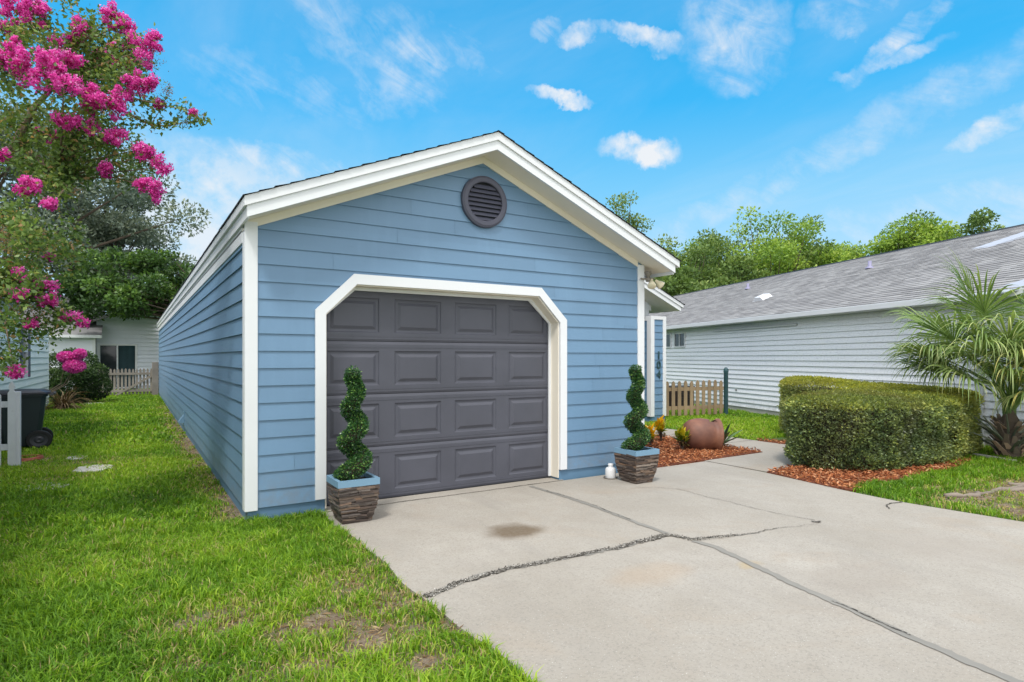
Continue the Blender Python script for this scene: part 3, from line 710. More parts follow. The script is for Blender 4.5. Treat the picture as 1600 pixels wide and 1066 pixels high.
# garage door
gd = bpy.data.objects.new('garage_door', None); C.objects.link(gd); gd.parent = hs
DY = HY0 + .180; D0, D1 = OX0 - .02, OX1 + .02; dzb = DZ + .012; dh = (2.17 - dzb) / 4
for k in range(4):
    m = MB(); a, b = dzb + k * dh, dzb + (k + 1) * dh - .004
    xs = [D0]; pw = (D1 - D0) / 4; mg = .085
    for i in range(4): xs += [D0 + i * pw + mg, D0 + (i + 1) * pw - mg]
    xs.append(D1); zs = [a, a + .022, a + .088, b - .098, b - .030, b - .012, b]
    # depth of horizontal breaks gives the profiled joint rails
    dep = [.008, 0.0, 0.0, 0.0, 0.0, .006, .012]
    for i in range(len(xs) - 1):
        for j in range(len(zs) - 1):
            if i % 2 == 1 and j == 2: continue
            m.face([(xs[i], DY + dep[j], zs[j]), (xs[i + 1], DY + dep[j], zs[j]), (xs[i + 1], DY + dep[j + 1], zs[j + 1]), (xs[i], DY + dep[j + 1], zs[j + 1])])
    # fine groove line above the panels
    for z_ in (b - .060, a + .050):
        m.box(D0, D1, DY - .0035, DY + .001, z_ - .0035, z_ + .0035)
    for i in range(4):
        x0, x1, z0, z1 = xs[1 + 2 * i], xs[2 + 2 * i], zs[2], zs[3]
        ring = [(0, 0), (.010, .010), (.026, .0125), (.036, .0115), (.066, -.003), (.072, -.003)]
        def rc(q): s_, d_ = q; return [(x0 + s_, DY + d_, z0 + s_), (x1 - s_, DY + d_, z0 + s_), (x1 - s_, DY + d_, z1 - s_), (x0 + s_, DY + d_, z1 - s_)]
        for q0, q1 in zip(ring, ring[1:]):
            A_, B_ = rc(q0), rc(q1)
            for e in range(4): m.face([A_[e], A_[(e + 1) % 4], B_[(e + 1) % 4], B_[e]])
        m.face(rc(ring[-1]))
    m.face([(D0, DY + .012, b), (D1, DY + .012, b), (D1, DY + .04, b), (D0, DY + .04, b)])
    m.face([(D0, DY + .008, a), (D1, DY + .008, a), (D1, DY + .04, a), (D0, DY + .04, a)])
    m.face([(D0, DY + .04, a), (D1, DY + .04, a), (D1, DY + .04, b), (D0, DY + .04, b)])
    me = bpy.data.meshes.new('door_section'); me.from_pydata(m.v, [], m.f); me.materials.append(M_door)
    o = bpy.data.objects.new('door_section', me); C.objects.link(o); o.parent = gd
m = MB(); m.box(D0, D1, DY + .002, DY + .03, DZ + .005, dzb); m.build('bottom_seal', M_black, gd)
m = MB(); m.box(D0 - .1, D1 + .1, DY + .06, DY + .07, DZ, 2.3); m.build('backing', M_dark, gd)
# round gable vent
vt = bpy.data.objects.new('gable_vent', None); C.objects.link(vt); vt.parent = hs; vt.location = (3.318, HY0 - .016, 3.185)
Mv = Matrix.Rotation(R(90), 4, 'X')
m = MB(); m.lathe([(.215, .0), (.215, .034), (.225, .040), (.262, .040), (.285, .028), (.288, -.012), (.215, -.012)], 64, Mv); m.build('vent_ring', M_vent, vt, smooth=False)
for i in range(8):
    z = -.185 + i * .050; hw = math.sqrt(max(.0, .222 ** 2 - (z + .01) ** 2))
    m = MB(); m.prism([(-.033, z - .022), (-.028, z - .026), (.004, z + .020), (-.001, z + .024)], -hw, hw, 'x'); 
    m.build('vent_slat', M_vent, vt)
m = MB(); m.lathe([(.001, -.003), (.216, -.003)], 48, Mv); m.build('vent_screen', M_dark, vt)
# dryer vent hood on the long wall
m = MB(); m.prism([(0, -.08), (.0, .10), (-.10, -.06), (-.10, -.08)], 13.55, 13.75, 'y', M=Matrix.Translation((HX0 - .010, 0, .24)))
m.box(HX0 - .022, HX0 - .01, 13.50, 13.80, .12, .38); m.build('vent_hood', M_bluetrim, hs, label='small angled vent hood low on the side wall')

# ---- entry wing at the right, further back
EY = 10.5
GX0, GX1, GRX = 6.2, 10.92, 8.45
GT = 2.69
def gtop(x): return GT + SL * (GX1 - x) if x > GRX else GT + SL * (GX1 - GRX) - SL * (GRX - x)
def gr_plank(y0, y1, za, zb, name, mat, x0=GX0, x1=GX1):
    m = MB(); plank_xz(m, [(x0, gtop(x0) - za), (GRX, gtop(GRX) - za), (x1, gtop(x1) - za)], [(x0, gtop(x0) - zb), (GRX, gtop(GRX) - zb), (x1, gtop(x1) - zb)], y0, y1); return m.build(name, mat, hs)
gr_plank(9.85, 9.88, -.004, .075, 'rake_trim', M_white); gr_plank(9.872, 9.90, .0755, .18, 'fascia', M_white, GX0, GX1 - .06)
gr_plank(9.9005, 20, .155, .175, 'soffit', M_soffit, GX0, GX1 - .07)
upv = Vector((-1, 0, SL)).normalized(); nn = Vector((SL, 0, 1)).normalized()
lap_siding('roof', hs, M_shd, Vector((GX1 + .03, 0, gtop(GX1 + .03))) + nn * .008, (0, 1, 0), nn, 0, 2.7, .14, lambda z: [(9.83, 20)], up=upv, maxlen=.33)
m = MB(); m.box(GX1 - .02, GX1 + .004, 9.8805, 20, GT - .08, GT - .002); m.build('rake_trim', M_white, hs)
lap_siding('wall', hs, M_side_x, (0, EY, 0), (1, 0, 0), (0, -1, 0), 2.62, 3.5, SP, lambda z: [(5.76, min(10.12, GX1 - (z + .22 - GT) / SL))] if min(10.12, GX1 - (z + .22 - GT) / SL) > 5.8 else [], label='blue gable wall above the entry')
gr_plank(EY - .03, EY - .002, .176, .30, 'frieze_board', M_white, GX0, 10.5)
board(5.76, 10.40, EY - .05, EY + .05, 2.40, 2.615, 'beam')
board(9.98, 10.40, EY - .058, EY - .052, 2.42, 2.80, 'post_trim')
m = MB(); m.box(5.76, 10.3, 13.0, 13.1, GZ, 3.4); m.build('wall', M_blue, hs, label='recessed entry wall in blue')
m = MB(); m.box(5.76, 10.3, EY + .052, 13, 2.40, 2.42); m.build('porch_ceiling', M_soffit, hs)
# entry wing wall (box) carrying the number
BX0, BX1, BY = 10.02, 10.46, 10.0
bxw = hs
lap_siding('wall', hs, M_side_x, (0, BY, 0), (1, 0, 0), (0, -1, 0), .13, 2.33, SP, lambda z: [(BX0 + .03, BX1 - .02)], joints=False, label='narrow blue wall panel with the house number')
lap_siding('wall', hs, M_side_y, (BX0, 0, 0), (0, 1, 0), (-1, 0, 0), .13, 2.33, SP, lambda z: [(BY + .02, 13.0)], joints=False, label='side of the narrow blue entry wall')
m = MB(); m.box(BX0 + .005, BX1 - .005, BY + .005, 13, GZ, 2.40); m.build('frame', M_blue, hs)
m = MB(); m.box(BX0 + .012, BX1 + .006, BY - .004, 13, GZ - .1, .132); m.build('foundation', M_blue, hs)
board(BX0 - .024, BX0 + .085, BY - .028, BY + .002, .10, 2.40); board(BX1 - .075, BX1 + .024, BY - .028, BY + .002, .10, 2.40)
board(BX0 - .026, BX0 + .002, BY + .0025, BY + .105, .10, 2.40); board(BX0 + .0855, BX1 - .0755, BY - .027, BY + .002, 2.325, 2.40, 'frieze_board'); board(BX0 - .026, BX0 + .001, BY + .1055, 13, 2.30, 2.40, 'frieze_board')
board(BX1 - .003, BX1 + .024, BY + .0025, BY + .12, .10, 2.40)
for ch, z in (('1', 1.50), ('0', 1.28), ('4', 1.06)):
    cu = bpy.data.curves.new('numeral', 'FONT'); cu.body = ch; cu.size = .25; cu.extrude = .010; cu.offset = .004; cu.align_x = 'CENTER'
    to = bpy.data.objects.new('tmp', cu); C.objects.link(to); bpy.context.view_layer.update()
    me = bpy.data.meshes.new_from_object(to); me.materials.clear(); me.materials.append(M_teal)
    C.objects.unlink(to); bpy.data.objects.remove(to)
    o = bpy.data.objects.new('house_numeral', me); C.objects.link(o); o.parent = hs; o.rotation_euler = (R(90), 0, 0); o.location = ((BX0 + BX1) / 2 + .005, BY - .024, z - .08); o['label'] = 'grey numeral ' + ch

# security light under the right eave
sl = thing('security_light', 'twin cream flood lights with a bronze base under the right eave corner', 'outdoor light', (5.80, 5.84, 2.56), 0)
m = MB(); m.lathe([(.045, .03), (.045, .0), (.03, -.02), (.018, -.05)], 20, cap=True); m.build('mount', M_metal, sl, smooth=True)
m = MB(); m.tube([(-.14, -.01, -.07), (-.05, 0, -.07), (0, 0, -.05), (.05, .0, -.06), (.10, -.02, -.06)], .012, 8); m.lathe([(.03, -.10), (.036, -.07), (.02, -.04)], 16, cap=True); m.build('arm', M_metal, sl, smooth=True)
for dx, rot in ((.035, (R(155), R(25), 0)), (.125, (R(150), R(-38), 0))):
    Mm = Matrix.Translation((dx, -.03, -.09)) @ Matrix.Rotation(rot[1], 4, 'Y') @ Matrix.Rotation(rot[0], 4, 'X')
    m = MB(); m.lathe([(.018, -.02), (.026, .02), (.045, .05), (.058, .085), (.056, .097), (.03, .106), (.001, .11)], 24, Mm); m.build('bulb', M_lampglass, sl, smooth=True)

# =================================================================== PLANTERS + TOPIARIES
def planter(x, y, rz, label):
    t_ = thing('planter', label, 'planter', (x, y, DZ), rz, 'tapered stone faced planters beside the garage door')
    m = MB(); rr = random.Random(int(x * 100)); wt, wb, hh = .182, .122, .345
    # stacked slivers of slate on each face over a tapered core
    def wz(z): return wb + (wt - wb) * (1 - (1 - z / hh) ** 2.0)
    n = 12
    for k in range(n):
        z0, z1 = hh * k / n, hh * (k + 1) / n; a0, a1 = wz(z0) - .006, wz(z1) - .006
        A_ = [(-a0, -a0, z0), (a0, -a0, z0), (a0, a0, z0), (-a0, a0, z0)]; B_ = [(-a1, -a1, z1), (a1, -a1, z1), (a1, a1, z1), (-a1, a1, z1)]
        for e in range(4): m.face([A_[e], A_[(e + 1) % 4], B_[(e + 1) % 4], B_[e]], .2)
    m.face([(-.11, -.11, .0), (.11, -.11, 0), (.11, .11, 0), (-.11, .11, 0)])
    rows = 21
    for face in range(4):
        Mf = Matrix.Rotation(R(90) * face, 4, 'Z')
        for k in range(rows):
            z0 = .006 + (hh - .010) * k / rows; hgt = (hh - .01) / rows
            u = -1.0 + rr.uniform(0, .2); prev = -1.0
            while prev < 1.0:
                nx = min(1.0, prev + rr.uniform(.35, 1.3)); 
                if 1.0 - nx < .12: nx = 1.0
                zz = z0 + rr.uniform(-.005, .005); h2 = hgt * rr.uniform(.7, 1.4); pr = rr.uniform(.001, .014); tl = rr.uniform(-.010, .010)
                wa = wz(max(0, zz)); wb2 = wz(min(hh, zz + h2)); av = rr.random()
                p = [(prev * wa, -wa - pr, zz), (nx * wa, -wa - pr, zz + tl), (nx * wb2, -wb2 - pr * .6, zz + h2 + tl), (prev * wb2, -wb2 - pr * .6, zz + h2)]
                q = [(prev * wa, -wa + .012, zz), (nx * wa, -wa + .012, zz + tl), (nx * wb2, -wb2 + .012, zz + h2 + tl), (prev * wb2, -wb2 + .012, zz + h2)]
                p = [Mf @ Vector(c_) for c_ in p]; q = [Mf @ Vector(c_) for c_ in q]
                m.face(p, av); 
                for e in range(4): m.face([p[e], p[(e + 1) % 4], q[(e + 1) % 4], q[e]], av)
                prev = nx
    o = m.build('bowl', M_stack, t_)
    m = MB(); ro, ri = .190, .158
    for (a, b, z0, z1) in ((ro, ro, .340, .398), (ri, ri, .340, .398)): pass
    for e in range(4):
        Mf = Matrix.Rotation(R(90) * e, 4, 'Z')
        m.prism([(-ro, -ro), (ro, -ro), (ri, -ri), (-ri, -ri)], .338, .396, 'z', M=Mf)
    m.build('rim', M_bluetrim, t_)
    m = MB(); m.box(-ri + .001, ri - .001, -ri + .001, ri - .001, .33, .352); m.build('soil', M_soil, t_)
    return t_
M_topi = leaf_mat('boxwood_leaves', [(0.0, (.015, .060, .020)), (.45, (.035, .12, .035)), (.75, (.085, .21, .045)), (1.0, (.26, .42, .09))], .35, .20, .6)
def topiary(x, y, label, ph, seed):
    t_ = thing('spiral_topiary', label, 'topiary', (x, y, DZ + .35), 0, 'clipped spiral topiaries standing in the planters')
    P = []; turns = 3.1; hh = 1.04; N = 15000
    s = rng.random(N) ** 1.15; s = np.sort(s)
    ang = ph + s * turns * 2 * np.pi; rad = .062 * (1 - s) ** .8 + .010; tr = .112 * (1 - s * .40)
    cx = np.cos(ang) * rad; cy = np.sin(ang) * rad; cz = .04 + s * hh * .93
    d_ = unit(rng.normal(size=(N, 3))); rr_ = rng.uniform(.78, 1.0, N) * tr
    P = np.stack([cx, cy, cz], 1) + d_ * rr_[:, None] * np.array([1, 1, .72])
    P[:, 2] = np.maximum(P[:, 2], .01)
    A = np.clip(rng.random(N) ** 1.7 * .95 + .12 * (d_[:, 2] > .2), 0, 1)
    leaves('foliage', P, rng.uniform(.014, .026, N), M_topi, t_, aspect=.6, D=d_, spread=1.0, A=A)
    m = MB(); ss = np.linspace(0, 1, 70)
    m.tube([(math.cos(ph + q * turns * 6.283) * (.075 * (1 - q) ** .8 + .008), math.sin(ph + q * turns * 6.283) * (.075 * (1 - q) ** .8 + .008), .02 + q * hh * .93) for q in ss], [(.066 * (1 - q * .42)) for q in ss], 8); m.build('core', M_soil, t_)
    m = MB(); m.tube([(0, 0, -.01), (.004, 0, .4), (0, .003, .95)], [.014, .011, .006], 8); m.build('stem', M_bark, t_)
    return t_
PLX, PLY, PRX, PRY = 1.708, 5.470, 5.125, 5.355
planter(PLX, PLY, 0, 'planter of brown stacked slate with blue rim at left corner of garage door')
planter(PRX, PRY, 0, 'darker slate faced planter with blue rim right of garage door near the mulch bed')
topiary(PLX + .01, PLY, 'green spiral topiary in front of the slate garage door', 2.6, 1)
topiary(PRX, PRY, 'green spiral topiary in front of blue siding and mulch bed', 2.2, 2)
j = thing('jug', 'small white plastic jug on the concrete behind the right planter', 'jug', (4.985, 5.66, DZ))
m = MB(); m.lathe([(.001, 0), (.062, 0), (.066, .012), (.066, .105), (.055, .128), (.028, .142), (.026, .16)], 24); m.build('body', M_jug, j, smooth=True)
m = MB(); m.lathe([(.031, .155), (.031, .18), (.001, .181)], 20); m.build('cap', M_jug, j, smooth=True)
m = MB(); m.lathe([(.001, .002), (.085, .002), (.09, .012), (.083, .012)], 24); m.build('saucer', M_metal, j, smooth=True)

# =================================================================== MULCH BED OBJECTS
pot = thing('terracotta_jar', 'big rusty brown round jar lying broken on its side in mulch', 'jar', (7.72, 6.62, -.02))
ax = Vector((.86, -.50, -.05)).normalized(); xx = ax.orthogonal().normalized(); yy = ax.cross(xx)
Mp = Matrix.Translation((0, 0, .235)) @ Matrix((xx, yy, ax)).transposed().to_4x4()
prof = [(.001, -.29), (.10, -.28), (.17, -.245), (.225, -.18), (.252, -.09), (.262, 0), (.255, .10), (.235, .17), (.225, .20), (.245, .235), (.268, .27), (.272, .29), (.255, .29), (.225, .23), (.205, .20), (.215, .17), (.235, .08), (.238, -.05)]
m = MB(); n = 48; rings = []
for (r, z) in prof:
    ring = []
    for k in range(n):
        an = 2 * math.pi * k / n; q = Mp @ Vector((r * math.cos(an), r * math.sin(an), z)); ring.append(q)
    rings.append(ring)
for i in range(len(prof) - 1):
    for k in range(n):
        jn = (k + 1) % n; qm = (rings[i][k] + rings[i + 1][jn]) / 2
        # broken notch on top, near the rim
        if qm.z > .43 and abs(prof[i][1] - .16) < .055 + .02 * math.sin(k * 2.3) : continue
        m.face([rings[i][k], rings[i][jn], rings[i + 1][jn], rings[i + 1][k]])
o = m.build('body', M_terra, pot, smooth=True)
bmm = bmesh.new(); bmm.from_mesh(o.data); bmesh.ops.remove_doubles(bmm, verts=bmm.verts, dist=.0005); bmesh.ops.recalc_face_normals(bmm, faces=bmm.faces); bmm.to_mesh(o.data); bmm.free()

M_crot = leaf_mat('croton_leaves', [(0.0, (.03, .09, .012)), (.35, (.09, .19, .02)), (.6, (.36, .36, .02)), (.85, (.62, .46, .015)), (1.0, (.72, .40, .01))], .4, .25, .5)
M_crotd = leaf_mat('croton_low_leaves', [(0.0, (.05, .04, .02)), (.5, (.14, .08, .03)), (1.0, (.10, .14, .02))], .5, .2, .4)
def strip_leaf(V, F, A, base, d, up, L, Wd, curve, a, n=5, fold=.15):
    """curved tapered leaf as a strip with a fold"""
    d = Vector(d).normalized(); side = d.cross(Vector(up)); side = side.normalized() if side.length > 1e-4 else Vector((1, 0, 0)); nrm = side.cross(d).normalized()
    p = Vector(base); i0 = len(V)
    for k in range(n + 1):
        s = k / n; wv_ = Wd * .5 * (math.sin(math.pi * min(1, (s * .80 + .12))) ** .8 if s < 1 else .02)
        V.append(tuple(p - side * wv_ + nrm * wv_ * fold)); V.append(tuple(p)); V.append(tuple(p + side * wv_ + nrm * wv_ * fold)); A += [a] * 3
        d = (d - nrm * 0 + Vector((0, 0, -curve / n))).normalized(); nrm = side.cross(d).normalized(); p = p + d * L / n
    for k in range(n):
        b_ = i0 + 3 * k; F.append((b_, b_ + 1, b_ + 4, b_ + 3)); F.append((b_ + 1, b_ + 2, b_ + 5, b_ + 4))
def croton(x, y, hh, nl, label, seed, bright):
    rr = random.Random(seed); t_ = thing('croton', label, 'plant', (x, y, -.03), 0, 'yellow leaved crotons in the mulch bed')
    V = []; F = []; A = []; V2 = []; F2 = []; A2 = []; st = MB()
    for b in range(max(4, nl // 7)):
        an = rr.uniform(0, 6.28); rd = rr.uniform(.02, .11) * (1 if nl > 30 else .5); topz = hh * rr.uniform(.55, .8)
        st.tube([(0, 0, 0), (math.cos(an) * rd * .5, math.sin(an) * rd * .5, topz * .5), (math.cos(an) * rd, math.sin(an) * rd, topz)], [.008, .007, .005], 6)
        for k in range(14):
            s = k / 14; a2 = k * 2.4 + rr.uniform(-.3, .3); z = topz * (.35 + .65 * s); el = .35 + 1.0 * s
            dd = (math.cos(a2) * math.cos(el), math.sin(a2) * math.cos(el), math.sin(el))
            ba = (math.cos(an) * rd * (.35 + .65 * s), math.sin(an) * rd * (.35 + .65 * s), z)
            if s > .35: strip_leaf(V, F, A, ba, dd, (0, 0, 1), rr.uniform(.11, .17), rr.uniform(.042, .06), .7, min(1, max(0, bright * (.35 + .9 * s) + rr.uniform(-.35, .25))))
            else: strip_leaf(V2, F2, A2, ba, dd, (0, 0, 1), rr.uniform(.09, .13), .035, .9, rr.random())
    npmesh('foliage', np.array(V), np.array(F), np.array(A), M_crot, t_); npmesh('lower_foliage', np.array(V2), np.array(F2), np.array(A2), M_crotd, t_); st.build('stem', M_bark, t_)
croton(7.82, 7.55, .50, 72, 'tallest yellow croton growing behind the others in the mulch', 1, .95)
croton(7.20, 7.20, .36, 30, 'orange yellow croton half hidden by the right planter', 2, 1.05)
croton(7.36, 6.66, .36, 46, 'greenish croton just left of the fallen jar', 3, .62)
ag = thing('agave', 'spiky dark green agave growing behind the jar mouth', 'plant', (8.20, 6.60, -.03))
M_agave = leaf_mat('agave_leaves', [(0.0, (.03, .07, .035)), (.6, (.07, .15, .06)), (1.0, (.15, .24, .10))], .45, .0, .4)
V = []; F = []; A = []; rr = random.Random(4)
for k in range(17):
    an = k * 2.4; el = .45 + .9 * (k / 17) + rr.uniform(-.1, .1)
    strip_leaf(V, F, A, (math.cos(an) * .03, math.sin(an) * .03, .04), (math.cos(an) * math.cos(el), math.sin(an) * math.cos(el), math.sin(el)), (0, 0, 1), rr.uniform(.32, .46), .065, .35, rr.random(), 6, .45)
npmesh('leaf_rosette', np.array(V), np.array(F), np.array(A), M_agave, ag)

# =================================================================== HEDGE
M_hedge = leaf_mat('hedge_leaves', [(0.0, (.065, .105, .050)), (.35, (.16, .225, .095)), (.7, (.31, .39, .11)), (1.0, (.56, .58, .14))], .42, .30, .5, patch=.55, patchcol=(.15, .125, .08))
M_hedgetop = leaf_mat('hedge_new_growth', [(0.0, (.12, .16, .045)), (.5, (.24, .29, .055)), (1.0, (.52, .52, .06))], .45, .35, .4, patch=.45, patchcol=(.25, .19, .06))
hp = np.array([(7.46, 4.58), (7.76, 4.16), (8.3, 3.94), (9.1, 3.85), (9.9, 3.88), (10.5, 3.94), (11.0, 4.02), (11.28, 4.14), (11.45, 4.7), (11.6, 5.6), (11.9, 6.6), (11.8, 7.2), (11.2, 7.45), (10.55, 7.15), (10.18, 6.70), (10.22, 6.35), (10.6, 6.0), (10.3, 5.62), (9.3, 5.55), (8.5, 5.48), (7.95, 5.25), (7.52, 4.98)])
def smooth_poly(P, n=4):
    for _ in range(2):
        Q = np.roll(P, -1, 0); P = np.stack([P * .75 + Q * .25, P * .25 + Q * .75], 1).reshape(-1, 2)
    return P
hps = smooth_poly(hp)
hg = thing('hedge', 'large boxy clipped hedge with yellow green top beside the driveway', 'hedge', (0, 0, 0))
def hz_top(x, y): return .895 + .020 * (y - 4.2) + .095 * sstep(y, 5.75, 6.25) * sstep(-x, -11.6, -10.6) + .05 * sstep(x, 10.2, 11.2) + .03 * (fbm(x, y, 1.6, 12) - .5)
def poly_inside(P, poly):
    ins = np.zeros(len(P), bool); j = len(poly) - 1
    for i in range(len(poly)):
        xi, yi = poly[i]; xj, yj = poly[j]
        ins ^= ((yi > P[:, 1]) != (yj > P[:, 1])) & (P[:, 0] < (xj - xi) * (P[:, 1] - yi) / (yj - yi + 1e-12) + xi); j = i
    return ins
def edge_dist(P, poly):
    d = np.full(len(P), 9.0)
    for i in range(len(poly)):
        a = poly[i]; b = poly[(i + 1) % len(poly)]; ab = b - a; t_ = np.clip(((P - a) @ ab) / (ab @ ab), 0, 1)
        d = np.minimum(d, np.linalg.norm(P - a - t_[:, None] * ab, axis=1))
    return d
# side leaves
seg = np.roll(hps, -1, 0) - hps; sl_ = np.linalg.norm(seg, axis=1); cum = np.cumsum(sl_) / sl_.sum()
N = 100000
idx = np.searchsorted(cum, rng.random(N)); idx = np.minimum(idx, len(hps) - 1); tt = rng.random(N)
bp = hps[idx] + seg[idx] * tt[:, None]; nrm2 = np.stack([seg[idx][:, 1], -seg[idx][:, 0]], 1); nrm2 = nrm2 / np.linalg.norm(nrm2, axis=1, keepdims=True)
zt = hz_top(bp[:, 0], bp[:, 1]); zz = GZ + .03 + rng.random(N) * (zt - GZ - .06)
along = cum[idx] * sl_.sum() + tt * sl_[idx]
lump = (fbm(along, zz, 3.5, 21) - .5) * .20 + (fbm(along, zz, 12, 22) - .5) * .09
under = -.09 * sstep(.14 - zz, 0, .20); sh = -.11 * sstep(zz, zt - .16, zt) ** 2
dd = lump + under + sh + rng.normal(0, .016, N) - .03 - rng.random(N) ** 3 * .06
P = np.column_stack([bp + nrm2 * dd[:, None], zz])
Dn = np.column_stack([nrm2, np.full(N, .35)])
kk = (zz > GZ + .02 + .05 * rng.random(N))
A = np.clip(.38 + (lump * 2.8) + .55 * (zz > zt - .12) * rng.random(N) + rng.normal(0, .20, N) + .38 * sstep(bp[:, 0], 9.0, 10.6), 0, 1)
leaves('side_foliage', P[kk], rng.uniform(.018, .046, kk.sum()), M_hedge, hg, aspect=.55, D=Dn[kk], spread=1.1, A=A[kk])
# top leaves
N = 110000; P2 = np.stack([rng.uniform(7.5, 12, N), rng.uniform(3.8, 7.5, N)], 1); P2 = P2[poly_inside(P2, hps)]
ed = edge_dist(P2, hps); zt = hz_top(P2[:, 0], P2[:, 1]) - .10 * np.exp(-(ed / .10)) + (fbm(P2[:, 0], P2[:, 1], 9, 31) - .5) * .05 + rng.normal(0, .012, len(P2))
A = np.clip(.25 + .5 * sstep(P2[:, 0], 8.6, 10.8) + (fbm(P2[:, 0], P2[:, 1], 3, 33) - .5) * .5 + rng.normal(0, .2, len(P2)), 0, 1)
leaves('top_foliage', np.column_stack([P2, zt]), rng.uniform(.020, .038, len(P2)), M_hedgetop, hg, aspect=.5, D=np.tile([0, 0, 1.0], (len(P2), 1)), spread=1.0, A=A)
cen = hps.mean(0); m = MB(); ins = []
for i in range(len(hps)):
    a = hps[i - 1]; b = hps[(i + 1) % len(hps)]; tn = (b - a) / np.linalg.norm(b - a); ins.append(hps[i] + np.array([-tn[1], tn[0]]) * .13)
m.prism([tuple(q) for q in ins], GZ + .14, .86); m.build('core', M_soil, hg)
# =================================================================== PALM
PX_, PY_ = 10.98, 3.66
pm = thing('palm_tree', 'young fan palm with drooping split leaves and booted brown trunk', 'palm tree', (PX_, PY_, GZ))
M_palm = leaf_mat('palm_fronds', [(0.0, (.070, .13, .035)), (.35, (.16, .26, .07)), (.65, (.30, .40, .13)), (.85, (.54, .57, .24)), (1.0, (.80, .68, .20))], .42, .28, .45)
M_petiole = leaf_mat('palm_petiole', [(0.0, (.06, .12, .03)), (1.0, (.17, .26, .06))], .45, 0, .4)
camdir = Vector((SY, CY, 0)); rightv = Vector((CY, -SY, 0))
rr = random.Random(9)
m = MB(); m.tube([(0, 0, 0), (0, 0, .25), (.02, 0, .55), (.02, 0, .72)], [.13, .15, .12, .05], 12); m.build('trunk', M_bark, pm)
m = MB()
for k in range(46):                 # old leaf bases criss-crossing on the trunk
    an = k * 2.39996 + rr.uniform(-.2, .2); z = .06 + .52 * k / 46; r0 = .13
    dv = Vector((math.cos(an), math.sin(an), 0)); tv = Vector((-dv.y, dv.x, 0)); tl = rr.choice((-1, 1)) * rr.uniform(.25, .6)
    b0 = dv * r0 + Vector((0, 0, z - .04)); L_ = rr.uniform(.12, .26); dd = (dv * .75 + Vector((0, 0, .9)) + tv * tl).normalized(); e = b0 + dd * L_
    wv_ = tv * .045; we = tv * .022; th = dv * .018; av = rr.random()
    A0 = [b0 - wv_, b0 + wv_, e + we, e - we]; B0 = [q + th for q in A0]
    m.face(A0, av); m.face(B0, av)
    for q in range(4): m.face([A0[q], A0[(q + 1) % 4], B0[(q + 1) % 4], B0[q]], av)
m.build('leaf_boots', M_boot, pm)
m = MB()
for k in range(26):                 # dead petiole stubs fanning out at the base
    an = k * 2.4 + .3; el = rr.uniform(.35, 1.1); L_ = rr.uniform(.35, .75); dv = Vector((math.cos(an) * math.cos(el), math.sin(an) * math.cos(el), math.sin(el)))
    b0 = Vector((math.cos(an) * .1, math.sin(an) * .1, .1 + .3 * rr.random())); m.tube([b0, b0 + dv * L_ * .5, b0 + dv * L_ + Vector((0, 0, -.04))], [.020, .014, .008], 5, rr.random())
m.build('dead_petioles', M_drystem, pm)
def frond(hub_px, rad, seed, ybias=.0, arch=.5, depth=0.0, roll=0.0, droop=1.0):
    """hub given as (right, up) offset in metres from the trunk foot plus depth; one blade of narrow drooping fingers"""
    rr = random.Random(seed)
    base = Vector((.02 + rr.uniform(-.05, .05), rr.uniform(-.05, .05), .58)); hub = rightv * hub_px[0] * .84 + camdir * depth + Vector((0, 0, hub_px[1] - .13 + .22 * max(0, (hub_px[1] - 1.85) / .3)))
    outd = (hub - base); horiz = Vector((outd.x, outd.y, 0)); horiz = horiz.normalized() if horiz.length > .05 else rightv
    q1 = base + Vector((0, 0, 1)) * outd.length * .30 + horiz * outd.length * .04; q2 = base.lerp(hub, .62) + Vector((0, 0, .14 * arch + .05))
    pb.tube([base, base.lerp(q1, .6), q1.lerp(q2, .35), q2, hub], [.022, .017, .014, .011, .009], 6, rr.random())
    cd = (outd.normalized() * (.9 - .5 * arch) + horiz * (.35 + .6 * arch) + Vector((0, 0, -.15 * arch))).normalized()
    side = cd.cross(Vector((0, 0, 1))).normalized(); side = (Matrix.Rotation(roll, 3, cd) @ side); nrm = side.cross(cd).normalized()
    nf = 50
    for k in range(nf):
        s = (k + .5) / nf * 2 - 1; th = s * R(118) + rr.uniform(-.05, .05); L_ = rad * (1 - .22 * abs(s) ** 2) * rr.uniform(.78, 1.12)
        dd = (cd * math.cos(th) + side * math.sin(th) + nrm * (.20 + .14 * math.cos(th) + rr.uniform(-.07, .07))).normalized()
        p = hub + cd * (.20 * (1 - abs(s))); col = min(1, max(0, .38 + ybias + rr.uniform(-.25, .25)))
        n = 9; wmax = .030; i0 = len(FV); sidl = dd.cross(nrm); sidl = sidl.normalized() if sidl.length > .01 else side
        br_ = rr.uniform(.34, .58); dr = droop * rr.uniform(.55, 1.35)
        for q in range(n + 1):
            u = q / n; wd = wmax * (.30 + 1.4 * u if u < .45 else (1 - u) / .55 * .93 + .03) * .5
            FV.append(tuple(p - sidl * wd)); FV.append(tuple(p + nrm * wd * .6)); FV.append(tuple(p + sidl * wd)); cc_ = min(1, col + .32 * max(0, u - .45)); FA.extend([cc_] * 3)
            g_ = .03 if u < br_ else .42 * dr
            dd = (dd + Vector((0, 0, -g_))).normalized(); p = p + dd * L_ / n
        for q in range(n):
            b_ = i0 + 3 * q; FF_.append((b_, b_ + 1, b_ + 4, b_ + 3)); FF_.append((b_ + 1, b_ + 2, b_ + 5, b_ + 4))
